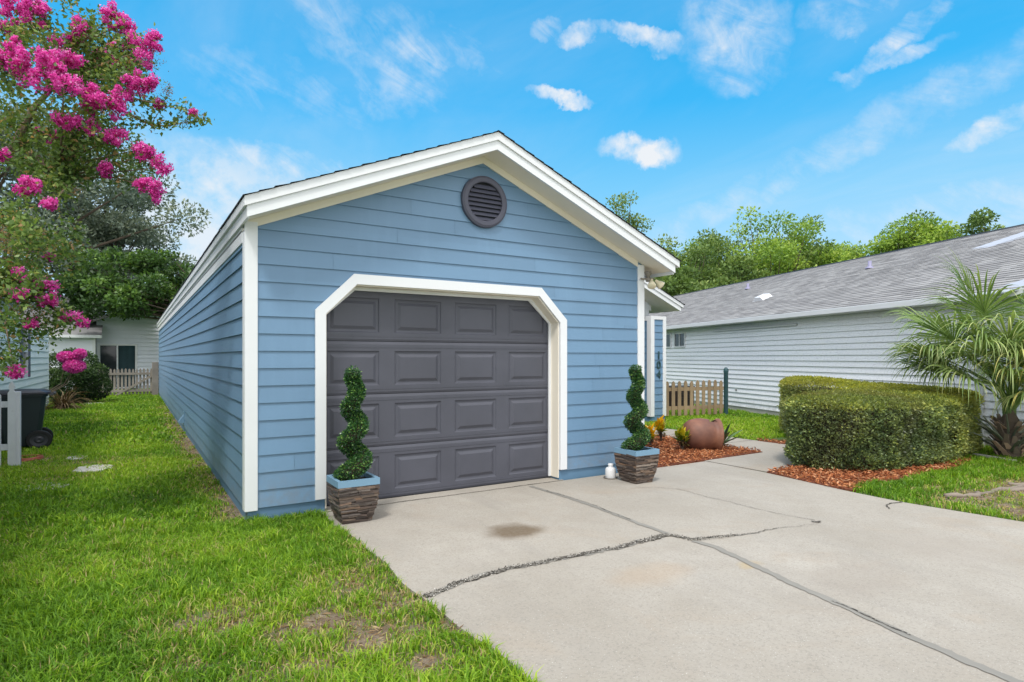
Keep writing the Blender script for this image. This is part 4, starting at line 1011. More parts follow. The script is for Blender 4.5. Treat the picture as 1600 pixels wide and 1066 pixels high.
FD = [  # hub (right, up), blade radius, depth, arch, yellow, droop
 ((-.55, 2.05), .95, -.2, .35, .05, .7), ((-.95, 1.85), .90, -.1, .6, .02, 1.1), ((-1.05, 1.62), .85, .15, .8, .10, 1.2), ((-.25, 2.15), .95, .3, .2, .0, .6), ((.20, 2.10), .95, -.1, .2, .0, .7), ((.60, 1.95), .9, .2, .4, .05, .9),
 ((-.50, 1.80), .90, -.50, .6, .12, 1.3), ((-.05, 1.85), .95, -.70, .6, .12, 1.2), ((.40, 1.75), .9, -.6, .6, .40, 1.3), ((-.75, 1.95), .85, .5, .5, .0, .9), ((.95, 1.65), .85, .0, .7, .1, 1.1), ((-.80, 1.40), .75, .35, .9, .05, 1.2),
 ((-.35, 1.50), .80, -.50, .9, .20, 1.4), ((-.02, 1.55), .90, -.62, .9, .60, 1.5), ((.50, 1.35), .75, .45, .8, .0, 1.3), ((-.10, 2.0), .9, .6, .5, .0, .8), ((.25, 1.50), .85, -.5, .9, .25, 1.5), ((-.60, 1.60), .8, .0, .8, .15, 1.3), ((.75, 1.45), .8, -.4, .9, .35, 1.4), ((-.85, 1.65), .75, -.45, .8, .1, 1.3),
 ((-.40, 1.28), .80, -.42, .9, .18, 1.5), ((.10, 1.30), .85, -.55, .9, .5, 1.5), ((-.72, 1.30), .78, -.15, .9, .12, 1.4), ((.40, 1.20), .8, -.35, .9, .2, 1.4), ((-.2, 1.15), .7, -.5, .95, .3, 1.4),
 ((-.62, 1.75), .9, -.3, .7, .08, 1.3), ((.05, 1.7), .9, -.4, .7, .15, 1.3), ((.65, 1.6), .85, .2, .7, .1, 1.2), ((-.25, 1.62), .85, -.35, .85, .22, 1.5), ((-.85, 1.55), .8, .3, .8, .05, 1.4)]
for i, (hub, rad, dep_, arch, yb, drp) in enumerate(FD):
    pb = MB(); FV = []; FF_ = []; FA = []
    frond(hub, rad, 40 + i, yb, arch, dep_, rr.uniform(-.6, .6), drp)
    fo = npmesh('frond', np.array(FV), np.array(FF_), np.array(FA), M_palm, pm)
    pb.build('petiole', M_petiole, fo)
cb = MB(); Mc = Matrix.Translation((10.62, 3.72, GZ + .035)) @ Matrix.Rotation(math.atan2(-.54, -.20), 4, 'Z')
cb.box(-.30, .30, -.04, .04, -.035, .022, M=Mc); setp(cb.build('edging_stone', M_stone, bevel=.008), 'long pale edging stone lying in the grass under the palm', 'edging stone')
# exposed roots and sand by the driveway
rt = MB(); rr = random.Random(5)
for (pts, r_) in (([(7.35, 3.0), (7.7, 2.86), (8.1, 2.84), (8.5, 2.78), (9.0, 2.76), (9.6, 2.9)], .028), ([(8.2, 2.83), (8.5, 2.66), (8.9, 2.6), (9.3, 2.45)], .030), ([(8.4, 2.62), (8.1, 2.45), (7.9, 2.40)], .022), ([(8.7, 2.9), (8.95, 2.65), (9.15, 2.7), (9.6, 2.5)], .035)):
    P = []
    for i in range(len(pts) - 1):
        for q in range(5):
            t_ = q / 5; P.append((pts[i][0] * (1 - t_) + pts[i + 1][0] * t_ + rr.uniform(-.02, .02), pts[i][1] * (1 - t_) + pts[i + 1][1] * t_ + rr.uniform(-.015, .015), GZ + rr.uniform(.0, .022)))
    rt.tube(P, [r_ * rr.uniform(.7, 1.2) for _ in P], 8)
setp(rt.build('tree_root', M_root, smooth=True), 'grey exposed tree roots in bare dirt at the lawn edge by the driveway', 'tree root')

# =================================================================== RIGHT NEIGHBOUR HOUSE
ND = Vector((.3256, .9455, 0)); NN = Vector((-.9455, .3256, 0)); NP = Vector((14.10, 10.40, 0))   # wall line
nh = thing('grey_house', 'long white grey sided house with grey shingle roof behind the hedge', 'house', (0, 0, 0))
Mn = Matrix(((ND.x, -NN.x, 0, NP.x), (ND.y, -NN.y, 0, NP.y), (0, 0, 1, 0), (0, 0, 0, 1)))   # local x along wall, y into house
NE = 2.48; S0, S1 = -14.0, 12.6
def nwall_rng(z):
    return [(S0, S1)]
lap_siding('wall', nh, M_vinyl, NP, ND, NN, .10, NE - .10, .128, nwall_rng, lip=.026, maxlen=3.7)
m = MB(); m.box(S0, S1, .004, .2, GZ - .1, NE, M=Mn); m.box(S0, S0 + .2, .2, 8, GZ - .1, NE, M=Mn); m.box(S1 - .2, S1, .2, 8, GZ - .1, NE, M=Mn); m.build('frame', M_mint2, nh)
m = MB(); m.box(S0, S1, -.004, .002, GZ - .1, .10, M=Mn); m.build('foundation', M_stone, nh)
NSL = .40; RW = 4.6; OV = .32
sl_up = (NN * -1 + Vector((0, 0, NSL))).normalized(); sl_n = (NN * NSL + Vector((0, 0, 1))).normalized()
rl = math.hypot(RW + OV, NSL * (RW + OV))
ze = NE - .02 + .0
def Nw(s, w_, z): return Mn @ Vector((s, w_, z))
lap_siding('roof', nh, M_shg, Nw(0, -OV - .03, ze + .05), ND, sl_n, 0, rl + .03, .142, lambda z: [(S0, S1 + .3)], up=sl_up, lip=.012, maxlen=.34, jit=.004)
m = MB(); m.prism([(-OV, ze), (RW, ze + NSL * (RW + OV)), (2 * RW + OV, ze), (2 * RW + OV, ze + .03), (RW, ze + NSL * (RW + OV) + .03), (-OV, ze + .03)], S0, S1 + .28, 'x', M=Mn); m.build('roof_deck', M_alum, nh)
m = MB(); m.box(S0, S1 + .3, -OV - .05, -OV - .005, ze - .07, ze + .045, M=Mn); m.build('gutter', M_alum, nh, bevel=.01)
m = MB(); m.box(S0, S1 + .3, -OV - .004, -.022, ze - .075, ze - .055, M=Mn); m.build('soffit', M_alum, nh)
m = MB(); zr = ze + .05 + NSL * (RW + OV); m.prism([(RW - .17, zr - .062), (RW, zr + .035), (RW + .17, zr - .062), (RW, zr + .01)], -6.3, S1 + .2, 'x', M=Mn); m.build('ridge_vent', M_black, nh)
def on_roof(s, w_): return Nw(s, w_, ze + .06 + NSL * (w_ + OV))
for (s, w_) in ((4.6, 3.1), (-1.0, 2.9)):
    q = on_roof(s, w_); m = MB(); m.lathe([(.11, .0), (.10, .03), (.045, .07), (.045, .20), (.035, .20)], 16, Matrix.Translation(q)); m.build('vent_pipe', paint_mat('lilac_lead', (.26, .25, .38), .5) if 'lilac_lead' not in MATS else MATS['lilac_lead'], nh, smooth=True)
q = on_roof(1.3, 1.35); Mr = Matrix.Translation(q) @ Matrix(((ND.x, sl_up.x, sl_n.x), (ND.y, sl_up.y, sl_n.y), (ND.z, sl_up.z, sl_n.z))).to_4x4()
m = MB(); m.prism([(-.22, 0), (-.12, .10), (.14, .12), (.24, .02), (.24, 0)], -.17, .17, 'y', M=Mr); m.box(-.27, .30, -.22, .22, 0, .008, M=Mr); m.build('roof_vent', M_alum, nh, bevel=.008)
for (sa, sb) in ((3.39, 4.12), (4.34, 5.2)):
    wf = MB()
    for (a, b, c_, e) in ((sa, sb, 1.78, 1.83), (sa, sb, 2.24, 2.28), (sa, sa + .05, 1.83, 2.24), (sb - .05, sb, 1.83, 2.24), ((sa + sb) / 2 - .02, (sa + sb) / 2 + .02, 1.83, 2.24)):
        wf.box(a, b, -.045, .0, c_, e, M=Mn)
    fo = wf.build('window', M_alum, nh)
    gl = MB(); gl.box(sa + .05, sb - .05, -.028, -.024, 1.83, 2.24, M=Mn); gl.build('pane', M_glass, fo)
m = MB(); m.box(-1.9, 1.7, -.07, -.025, 2.22, 2.26, M=Mn); m.build('conduit', M_alum, nh)
m = MB(); m.box(-.25, .10, -.022, -.021, .62, .66, M=Mn); 
m = MB(); m.lathe([(.02, 0), (.02, .04), (.012, .05)], 10, Matrix.Translation(Nw(.6, -.04, .55)) @ Matrix.Rotation(R(90), 4, 'X')); m.build('hose_bib', M_metal, nh)
m = MB(); m.box(-6.42, -6.28, -.05, .02, GZ, ze - .08, M=Mn); m.build('corner_board', M_alum, nh)
# front cross gable rake on the roof (near end)
def wedge(s0, w0, s1, w1, h0, h1, name):
    a = on_roof(s0, w0); b = on_roof(s1, w1); m = MB(); up_ = Vector((0, 0, 1)); dp = NN * -.35
    m.face([a, b, b + up_ * h1, a + up_ * h0]); m.face([a + up_ * h0, b + up_ * h1, b + up_ * h1 + dp, a + up_ * h0 + dp]); m.face([a + dp, b + dp, b + dp + up_ * h1, a + dp + up_ * h0]); m.face([b, b + dp, b + dp + up_ * h1, b + up_ * h1])
    return m.build(name, M_alum, nh)
def roof_hit(u, v):
    """where the sight line through a photo point meets the front roof slope"""
    dv = Vector(((u - CU) * CY + FPX * SY, -(u - CU) * SY + FPX * CY, CV - v)); o_ = Vector((0, 0, H)); p0 = on_roof(0, 0)
    t_ = (p0 - o_).dot(sl_n) / dv.dot(sl_n); return o_ + dv * t_
def wedge(pa, pb_, h1, name):
    a = roof_hit(*pa) - sl_n * .02; b = roof_hit(*pb_) - sl_n * .02; m = MB(); up_ = Vector((0, 0, 1)); dp = Vector((.25, .6, 0))
    A_ = [a, b, b + up_ * h1, a + up_ * .02]; B_ = [q + dp for q in A_]
    m.face(A_); m.face(B_)
    for q in range(4): m.face([A_[q], A_[(q + 1) % 4], B_[(q + 1) % 4], B_[q]])
    return m.build(name, M_duntrim, nh)
wedge((1533, 390), (1660, 357), .13, 'gable_rake')
wedge((1572, 456), (1680, 430), .07, 'gable_rake')

# =================================================================== FENCES
def picket_fence(name, label, p0, p1, n, h0, h1, wd, mat, rails, ptip=.05, back=1):
    """pickets from p0 to p1, heights h0..h1 above 0"""
    p0 = Vector((*p0, 0)); p1 = Vector((*p1, 0)); d = (p1 - p0); L_ = d.length; d.normalize()
    t_ = thing(name, label, 'fence', p0, math.atan2(d.y, d.x))
    for k in range(n):
        x = (k + .5) * L_ / n; m = MB(); hh = h1 + random.uniform(-.012, .012)
        m.prism([(x - wd / 2, h0), (x + wd / 2, h0), (x + wd / 2, hh - ptip), (x + wd * .3, hh - ptip * .75), (x + wd * .36, hh - ptip * .45), (x, hh), (x - wd * .36, hh - ptip * .45), (x - wd * .3, hh - ptip * .75), (x - wd / 2, hh - ptip)], -.010, .010, 'y', a=random.random())
        m.build('picket', mat, t_)
    for z in rails:
        m = MB(); m.box(0, L_, .0105 * back if back > 0 else -.05, .05 if back > 0 else -.0105, z - .045, z + .045); m.build('rail', mat, t_)
    return t_
fr = picket_fence('picket_fence', 'tan wooden picket fence between the blue house and the grey house', (10.60, 10.78), (12.92, 10.30), 13, .0, .875, .095, M_tanwood, (.19, .66))
tp = MB(); tp.lathe([(.055, 0), (.055, 1.10), (.063, 1.12), (.063, 1.16), (.055, 1.20), (.03, 1.24), (.001, 1.25)], 20, Matrix.Translation((13.05, 10.34, GZ)))
setp(tp.build('fence_post', M_teal, smooth=True), 'dark teal round topped post at the end of the tan picket fence', 'post')
bb = thing('bucket', 'blue plastic bucket seen through the tan picket fence', 'bucket', (12.35, 12.35, GZ)); m = MB(); m.lathe([(.001, 0), (.17, 0), (.22, .42), (.235, .43), (.235, .45), (.21, .45), (.165, .02), (.001, .02)], 24); m.build('body', M_bluepl, bb, smooth=True)
m = MB(); m.tube([(.23 * math.cos(a), .02, .42 - .14 * math.sin(a)) for a in np.linspace(0, math.pi, 12)], .006, 6); m.build('handle', M_metal, bb)
ac = thing('storage_box', 'dark brown box standing behind the tan picket fence', 'box', (13.25, 12.1, GZ)); m = MB(); m.box(-.40, .30, -.28, .28, 0, .66); m.build('body', paint_mat('dark_brown_metal', (.035, .022, .018), .6), ac, bevel=.015)
m = MB()
for k in range(8): m.box(-.36, .26, -.292, -.281, .06 + k * .07, .085 + k * .07)
m.build('louvre', M_black, ac); m = MB(); m.box(-.42, .32, -.30, .30, .661, .69); m.build('lid', M_lid, ac, bevel=.01)
# back gate
gt = picket_fence('picket_gate', 'weathered grey picket gate closing the side yard at far end', (-1.75, 27.6), (.66, 27.6), 20, .04, 1.03, .072, M_oldwood, (.17, .83), .05, -1)
m = MB(); m.prism([(1.15, .02), (1.26, .02), (2.42, .72), (2.36, .80)], -.075, -.052, 'y'); m.build('brace', M_oldwood, gt, label='diagonal brace leaning on the gate')
pp = MB(); pp.box(.62, .84, 27.3, 27.55, GZ, 1.27); setp(pp.build('gate_post', M_oldwood, bevel=.01), 'thick weathered grey post between the back gate and blue house wall', 'post')

# left white fence end
lf = thing('white_picket_fence', 'worn white picket fence ending in a pointed post at left', 'fence', (-1.385, 10.62, GZ))
def picket(m, x0, x1, y0, y1, h_, shoulder=.16):
    c_ = (x0 + x1) / 2; w_ = (x1 - x0) / 2
    m.prism([(x0, 0), (x1, 0), (x1, h_ - shoulder), (c_ + w_ * .52, h_ - shoulder + .035), (c_ + w_ * .80, h_ - shoulder + .085), (c_ + w_ * .55, h_ - .035), (c_, h_), (c_ - w_ * .55, h_ - .035), (c_ - w_ * .80, h_ - shoulder + .085), (c_ - w_ * .52, h_ - shoulder + .035), (x0, h_ - shoulder)], y0, y1, 'y')
m = MB(); picket(m, -.055, .032, -.065, -.040, 1.175); m.build('picket', M_whitewood, lf)
m = MB(); m.box(-.015, .075, -.039, .06, 0, 1.03); m.build('post', M_whitewood, lf, bevel=.005)
for k in range(1, 14):
    m = MB(); picket(m, -.045 - k * .17, .045 - k * .17, -.065, -.040, 1.14); m.build('picket', M_whitewood, lf)
for z in (.28, .86):
    m = MB(); m.box(-2.6, -.016, -.039, .0, z - .04, z + .04); m.build('rail', M_whitewood, lf)

# =================================================================== WHEELIE BIN, HOSE, STONES
bn = thing('trash_bin', 'dark wheeled trash bin behind the white fence post', 'trash bin', (-1.56, 12.72, GZ), R(4)); bn.scale = (1.14, 1.1, 1.0)
m = MB(); segs = [(.0 + .05, .20, .22), (.12, .215, .235), (.92, .30, .29)]
prof_ = [(.06, .205, .225), (.30, .235, .245), (.60, .265, .265), (.90, .29, .285)]
def rrect(a, b, c_=.05): return [(-a + c_, -b), (a - c_, -b), (a, -b + c_), (a, b - c_), (a - c_, b), (-a + c_, b), (-a, b - c_), (-a, -b + c_)]
rg = [[m.vert((x, y, z)) for x, y in rrect(a, b)] for z, a, b in prof_]
for i in range(len(rg) - 1):
    for k in range(8): m.f.append([rg[i][k], rg[i][(k + 1) % 8], rg[i + 1][(k + 1) % 8], rg[i + 1][k]])
m.f.append(rg[0][::-1]); m.build('body', M_plastic, bn)
m = MB(); m.prism(rrect(.31, .305), .86, .90, 'z'); m.build('collar', M_plastic, bn, bevel=.008)
m = MB(); rg = [[m.vert((x, y, z)) for x, y in rrect(a, b)] for z, a, b in ((.902, .335, .325), (.93, .335, .325), (.965, .26, .27), (.975, .12, .15))]
for i in range(3):
    for k in range(8): m.f.append([rg[i][k], rg[i][(k + 1) % 8], rg[i + 1][(k + 1) % 8], rg[i + 1][k]])
m.f.append(rg[0][::-1]); m.f.append(rg[-1]); m.build('lid', M_lid, bn)
m = MB(); m.tube([(.33, -.24, .88), (.385, -.24, .90), (.385, .24, .90), (.33, .24, .88)], .017, 8); m.build('handle', M_lid, bn)
for s_ in (-1, 1):
    Mw = Matrix.Translation((.21, s_ * .27, .155)) @ Matrix.Rotation(R(90), 4, 'X')
    m = MB(); m.lathe([(.105, -.032), (.145, -.032), (.155, -.02), (.155, .02), (.145, .032), (.105, .032), (.105, -.032)], 28, Mw); wh = m.build('wheel', M_black, bn, smooth=False)
    m = MB(); m.lathe([(.001, -.02), (.035, -.026), (.06, -.012), (.105, -.018), (.105, .018), (.06, .012), (.035, .026), (.001, .02)], 24, Mw); m.build('rim', M_lid, wh)
m = MB(); m.tube([(.21, -.27, .155), (.21, .27, .155)], .012, 8); m.build('axle', M_metal, bn)
ho = thing('garden_hose', 'coiled terracotta garden hose on the ground beside white post', 'hose', (-1.33, 11.28, GZ))
m = MB()
for k in range(4):
    pts = [((.20 - .022 * k) * math.cos(a) + .01 * k, (.23 - .022 * k) * math.sin(a), .018 + .016 * (k % 2) + .004 * math.sin(a * 3 + k)) for a in np.linspace(0, 6.283, 40)]
    m.tube(pts, .012, 7, cap=False)
m.tube([(.20, 0, .02), (.05, -.30, .02), (-.2, -.42, .02), (-.6, -.35, .02), (-1.2, -.4, .02)], .012, 7); m.build('coil', M_hose, ho, smooth=True)
def stone(x, y, rx, ry, label, seed):
    rr = random.Random(seed); m = MB(); n = 18; A_ = []; B_ = []
    for k in range(n):
        a = 2 * math.pi * k / n; q = 1 + rr.uniform(-.12, .12); A_.append((x + rx * q * math.cos(a), y + ry * q * math.sin(a)))
    m.prism(A_, GZ - .05, GZ + .030); setp(m.build('stepping_stone', M_stone, bevel=.01), label, 'stepping stone', 'pale stepping stones in the left lawn')
stone(-.45, 9.77, .22, .27, 'flat pale stepping stone nearest the blue wall', 1); stone(-.87, 8.66, .22, .24, 'flat pale stepping stone nearest the camera at left edge', 2); stone(-.70, 10.95, .14, .17, 'smallest pale stepping stone level with the hose', 3)
stone(-1.05, 23.6, .30, .5, 'distant pale stone in lawn by the round bush', 4)

# =================================================================== LEFT NEIGHBOUR (pale mint)
lh = thing('mint_house', 'pale mint sided house at the left edge behind the trash bin', 'house', (0, 0, 0))
LX = -2.2
def mint_rng(z): return [(2, 17.95), (18.75, 23.1)] if .98 < z < 2.22 else [(2, 23.1)]
lap_siding('wall', lh, M_mint, (LX, 0, 0), (0, 1, 0), (1, 0, 0), .08, 2.24, .172, mint_rng, (.98, 2.22), lip=.034)
lap_siding('wall', lh, M_mint, (LX, 0, 0), (0, 1, 0), (1, 0, 0), 2.24, 2.62, .172, lambda z: [(2, 17.6)], lip=.016)
m = MB(); m.box(LX - .2, LX - .004, 2, 17.95, GZ, 2.24); m.box(LX - .2, LX - .004, 18.75, 23.1, GZ, 2.24); m.box(LX - .2, LX - .004, 17.95, 18.75, GZ, .98); m.box(LX - 8, LX - .004, 17.4, 17.6, GZ, 2.7); m.build('frame', M_mint, lh)
board(LX - .1, LX + .022, 23.02, 23.12, .04, 2.30, 'corner_board', M_mint, lh)
m = MB()
for (y0, y1, z0, z1) in ((17.95, 18.02, .98, 2.22), (18.68, 18.75, .98, 2.22), (18.02, 18.68, .98, 1.04), (18.02, 18.68, 2.16, 2.22), (18.02, 18.68, 1.58, 1.62)): m.box(LX - .03, LX + .03, y0, y1, z0, z1)
wf = m.build('window', M_alum, lh); m = MB(); m.box(LX - .025, LX - .015, 18.02, 18.68, 1.04, 2.16); m.build('pane', M_glass, wf)
for (ya, yb) in ((17.62, 17.93), (18.77, 19.08)):
    m = MB(); m.box(LX + .012, LX + .04, ya, yb, .98, 2.22); m.build('shutter', M_vent, lh)
m = MB(); m.prism([(LX + .45, 2.60), (LX + .45, 2.70), (LX - 4.5, 4.65), (LX - 9.4, 2.7), (LX - 9.4, 2.6), (LX - 4.5, 4.55)], 1, 17.9, 'y'); m.build('roof', M_shg, lh)
m = MB(); m.box(LX + .02, LX + .44, 1, 17.9, 2.575, 2.598); m.build('soffit', M_mint, lh)
m = MB(); m.box(LX + .452, LX + .475, 1, 17.92, 2.575, 2.71); m.build('fascia', M_white, lh)
m = MB(); m.prism([(LX, 2.62), (LX - 4.5, 4.4), (LX - 9, 2.62)], 17.601, 17.65, 'y'); m.build('gable', M_mint, lh)

# =================================================================== BACK HOUSE
bh = thing('back_house', 'white house with sliding glass door beyond the back gate', 'house', (0, 0, 0))
lap_siding('wall', bh, M_mint2, (0, 34.0, 0), (1, 0, 0), (0, -1, 0), .1, 5.2, .19, lambda z: ([(-1.45, -1.42), (.18, 4.5)] if z < 2.1 else [(-1.45, 4.5)]) if z < 2.4 else ([(max(-1.45, -1.45 + (z - 3.2) / .42), 9 - max(0, (z - 3.2)) / .42)]), (2.1, 2.4, 3.2), lip=.055)
m = MB(); m.box(.18, 9, 34.006, 34.2, GZ, 2.4); m.box(-1.45, .18, 34.006, 34.2, 2.1, 2.4); m.prism([(-1.45, 2.4), (9, 2.4), (9, 3.2), (3.8, 5.35), (-1.45, 3.2)], 34.006, 34.2, 'y'); m.build('frame', M_mint2, bh)
lap_siding('wall', bh, M_mint2, (0, 33.2, 0), (1, 0, 0), (0, -1, 0), .1, 2.36, .135, lambda z: [(-8, -1.52)], lip=.01)
m = MB(); m.box(-8, -1.52, 33.206, 33.9, GZ, 2.36); m.build('frame', M_mint, bh)
board(-1.56, -1.44, 33.16, 33.20, 0, 2.36, 'corner_board', M_white, bh)
m = MB(); m.prism([(32.75, 2.38), (32.75, 2.45), (37.8, 4.6), (37.8, 4.5)], -9, -1.2, 'x'); m.build('roof', M_shg, bh)
m = MB(); m.box(-9, -1.2, 32.72, 32.748, 2.33, 2.46); m.build('fascia', M_white, bh)
m = MB(); m.prism([(-1.9, 2.95), (3.8, 5.35), (9.5, 2.95), (9.5, 3.1), (3.8, 5.52), (-1.9, 3.1)], 33.5, 44, 'y'); m.build('roof', M_shg, bh)
m = MB()
for (a, b, c_, e) in ((-1.42, -1.30, 0, 2.1), (.08, .18, 0, 2.1), (-1.30, .08, 2.02, 2.1), (-.66, -.60, 0, 2.02), (-1.30, .08, 0, .06)): m.box(a, b, 33.94, 34.06, c_, e)
sd = m.build('sliding_door', M_white, bh)
m = MB(); m.box(-1.30, -.66, 34.04, 34.05, .06, 2.02); m.build('pane', M_glass, sd)
m = MB()
for k in range(14): m.box(-.60 + k * .048, -.60 + k * .048 + .030, 34.02 + (k % 2) * .02, 34.05 + (k % 2) * .02, .06, 2.02)
m.build('curtain', M_curtain, sd); m = MB(); m.box(-1.3, .08, 34.12, 34.14, 0, 2.1); m.build('backing', M_dark, sd)

# =================================================================== TREES
def limb_tree(name, label, cat, base, height, crown_c, crown_r, nclump, nleaf, lsize, mat, seed, trunk_r=.2, group=None, bark=None, clump_r=(.18, .34), low=.15, aspect=.55, dens_out=.55, lightbias=.0, flip=True):
    global rng
    rr = random.Random(seed); t_ = thing(name, label, cat, base, 0, group)
    cc = np.array(crown_c, float); cr = np.array(crown_r, float)
    lr = np.random.default_rng(seed)
    d_ = unit(lr.normal(size=(nclump, 3))); d_[:, 2] = np.where((d_[:, 2] < -.55) & flip, -d_[:, 2], d_[:, 2])
    rad = dens_out + (1 - dens_out) * lr.random(nclump) ** .5
    cen = cc + d_ * rad[:, None] * cr * (1 + .22 * lr.normal(size=(nclump, 1)))
    crs = cr.mean() * lr.uniform(*clump_r, nclump)
    # trunk + limbs
    m = MB(); tx = Vector((0, 0, 0)); fork = Vector((cc[0] * .4, cc[1] * .4, max(.6, cc[2] - cr[2] * .95)))
    m.tube([(0, 0, -.1), (fork.x * .4 + rr.uniform(-.05, .05), fork.y * .4, fork.z * .5), fork], [trunk_r * 1.25, trunk_r, trunk_r * .8], 10)
    m.build('trunk', bark or M_bark, t_, smooth=True)
    m = MB()
    for i in range(min(nclump, 46)):
        c_ = Vector(cen[i]); mid = fork.lerp(c_, .5) + Vector((rr.uniform(-.15, .15), rr.uniform(-.15, .15), rr.uniform(0, .25))) * cr.mean() * .4
        q1 = fork.lerp(mid, .5) + Vector((0, 0, .03 * cr.mean()))
        m.tube([fork, q1, mid, mid.lerp(c_, .6), c_], [trunk_r * .42, trunk_r * .30, trunk_r * .2, trunk_r * .12, trunk_r * .05], 5)
    m.build('limb', bark or M_bark, t_)
    idx = lr.choice(nclump, nleaf, p=(crs ** 2) / (crs ** 2).sum())
    dd = unit(lr.normal(size=(nleaf, 3))); rr2 = lr.random(nleaf) ** .45
    P = cen[idx] + dd * (crs[idx] * rr2)[:, None] * np.array([1.15, 1.15, .75])
    tone = lr.random(nclump) * .5
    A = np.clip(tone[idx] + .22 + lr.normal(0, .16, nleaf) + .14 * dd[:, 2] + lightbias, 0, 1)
    leaves('crown', P, lsize * lr.uniform(.7, 1.3, nleaf), mat, t_, aspect=aspect, D=dd, spread=1.4, A=A)
    return t_
M_oak = leaf_mat('live_oak_leaves', [(0.0, (.075, .105, .085)), (.4, (.13, .175, .135)), (.75, (.22, .27, .205)), (1.0, (.34, .38, .29))], .6, .2, .25)
M_dark_leaf = leaf_mat('deep_green_leaves', [(0.0, (.025, .055, .018)), (.45, (.055, .12, .028)), (.8, (.13, .24, .045)), (1.0, (.24, .36, .07))], .45, .3, .4)
M_bright = leaf_mat('bright_green_leaves', [(0.0, (.09, .17, .03)), (.4, (.20, .33, .05)), (.75, (.36, .50, .085)), (1.0, (.52, .62, .15))], .5, .35, .3)
M_mid = leaf_mat('mid_green_leaves', [(0.0, (.065, .12, .035)), (.5, (.15, .24, .06)), (1.0, (.32, .40, .12))], .55, .3, .3)
limb_tree('oak_tree', 'tall greyish live oak rising behind the mint house', 'tree', (-7.0, 38, GZ), 14, (-.5, 0, 8.8), (7.8, 5.5, 4.4), 90, 60000, .20, M_oak, 3, .40, clump_r=(.15, .30))
limb_tree('oak_tree', 'smaller grey green oak leaning toward the blue roof', 'tree', (-1.8, 40, GZ), 12, (0, 0, 7.6), (3.6, 3.5, 3.6), 42, 24000, .18, M_oak, 13, .28)
limb_tree('shade_tree', 'dark broad leaved tree hanging over the back house and gate', 'tree', (5.2, 31.5, GZ), 7, (-4.2, 0, 4.6), (4.4, 2.0, 1.75), 80, 22000, .17, M_dark_leaf, 5, .22, clump_r=(.10, .26), dens_out=.30, flip=False)
TL = [(1240, 362, 40, 62, M_mid, 'dense mid green tree filling the gap above the roof vent', 21), (1310, 366, 41, 60, M_bright, 'pale yellow green tree beyond the darker one', 22), (1445, 346, 38, 52, M_mid, 'mid green tree between the highest leafy tree and the open one', 23), (1090, 376, 45, 60, M_bright, 'bright tree peeking between the two shady trees near the blue gable', 24),  # u, v(top), depth m, half-width px, material, label
    (975, 296, 36, 34, M_mid, 'wispy tall tree just right of the blue gable roof', 3), (1062, 378, 38, 52, M_mid, 'shady tree behind the far end of grey roof', 11), (1130, 372, 42, 52, M_mid, 'dense tree second from the blue house in the tree row', 12),
    (1205, 350, 38, 62, M_bright, 'bright green broad tree above the middle of grey roof', 14), (1278, 378, 44, 44, M_mid, 'smaller darker tree right of the brightest broad tree', 15), (1330, 384, 38, 46, M_bright, 'low rounded tree over the grey ridge', 16),
    (1404, 344, 37, 56, M_bright, 'leafy tree rising highest over the grey ridge', 17), (1480, 352, 35, 40, M_bright, 'open branched tree right of the highest leafy tree', 18), (1535, 352, 34, 26, M_mid, 'slim upright tree top by the white gable rake', 19)]
for (u, v, dpt, hw, mt, lab, sd_) in TL:
    a = (u - CU) / FPX * dpt; x = a * CY + dpt * SY; y = -a * SY + dpt * CY
    ht = H + (CV - v + 1) / FPX * dpt; rx = hw / FPX * dpt * 1.25
    thin = sd_ == 3
    limb_tree('broadleaf_tree', lab, 'tree', (x, y, GZ), ht, (0, 0, ht * .60), (rx, rx, ht * .40), 46 if not thin else 46, 9000 if not thin else 4200, .20 if not thin else .16, mt, sd_, .20, 'row of trees behind the grey house', clump_r=(.16, .30) if not thin else (.12, .22), dens_out=.35)
# filler understory trees
for i, (u, v, dpt, hw) in enumerate(((1040, 420, 33, 40), (1095, 405, 35, 46), (1165, 400, 34, 44), (1240, 398, 41, 44), (1300, 392, 40, 40))):
    a = (u - CU) / FPX * dpt; x = a * CY + dpt * SY; y = -a * SY + dpt * CY; ht = H + (CV - v) / FPX * dpt; rx = hw / FPX * dpt * 1.1
    limb_tree('understory_tree', ['low dark tree right above the entry gable', 'low dark tree second from the entry gable', 'low dark tree left of the brightest broad tree', 'low dark tree right under the brightest broad tree', 'low dark tree where the grey ridge meets the rounded tree'][i], 'tree', (x, y, GZ), ht, (0, 0, ht * .55), (rx, rx, ht * .42), 26, 8000, .22, M_mid, 60 + i, .16, 'row of trees behind the grey house', dens_out=.3)

# round bush + dry grass + small blooms at the left
def leafball(name, label, cat, base, blobs, n, ls, mat, aspect=.5, group=None):
    t_ = thing(name, label, cat, base, 0, group); B = np.array(blobs, float)
    idx = rng.choice(len(B), n, p=B[:, 3] ** 2 / (B[:, 3] ** 2).sum()); d_ = unit(rng.normal(size=(n, 3))); r_ = .55 + .45 * rng.random(n) ** .5
    P = B[idx, :3] + d_ * (B[idx, 3] * r_)[:, None]; P[:, 2] = np.maximum(P[:, 2], .03)
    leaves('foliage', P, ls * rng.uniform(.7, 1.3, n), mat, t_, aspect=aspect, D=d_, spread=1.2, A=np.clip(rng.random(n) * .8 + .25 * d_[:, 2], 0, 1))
    m = MB(); m.tube([(0, 0, -.02), (0, 0, .5)], [.05, .03], 8); m.build('stem', M_bark, t_)
    return t_
M_bushleaf = leaf_mat('dark_bush_leaves', [(0.0, (.012, .03, .010)), (.5, (.035, .075, .02)), (.85, (.08, .15, .035)), (1.0, (.16, .24, .06))], .45, .2, .4)
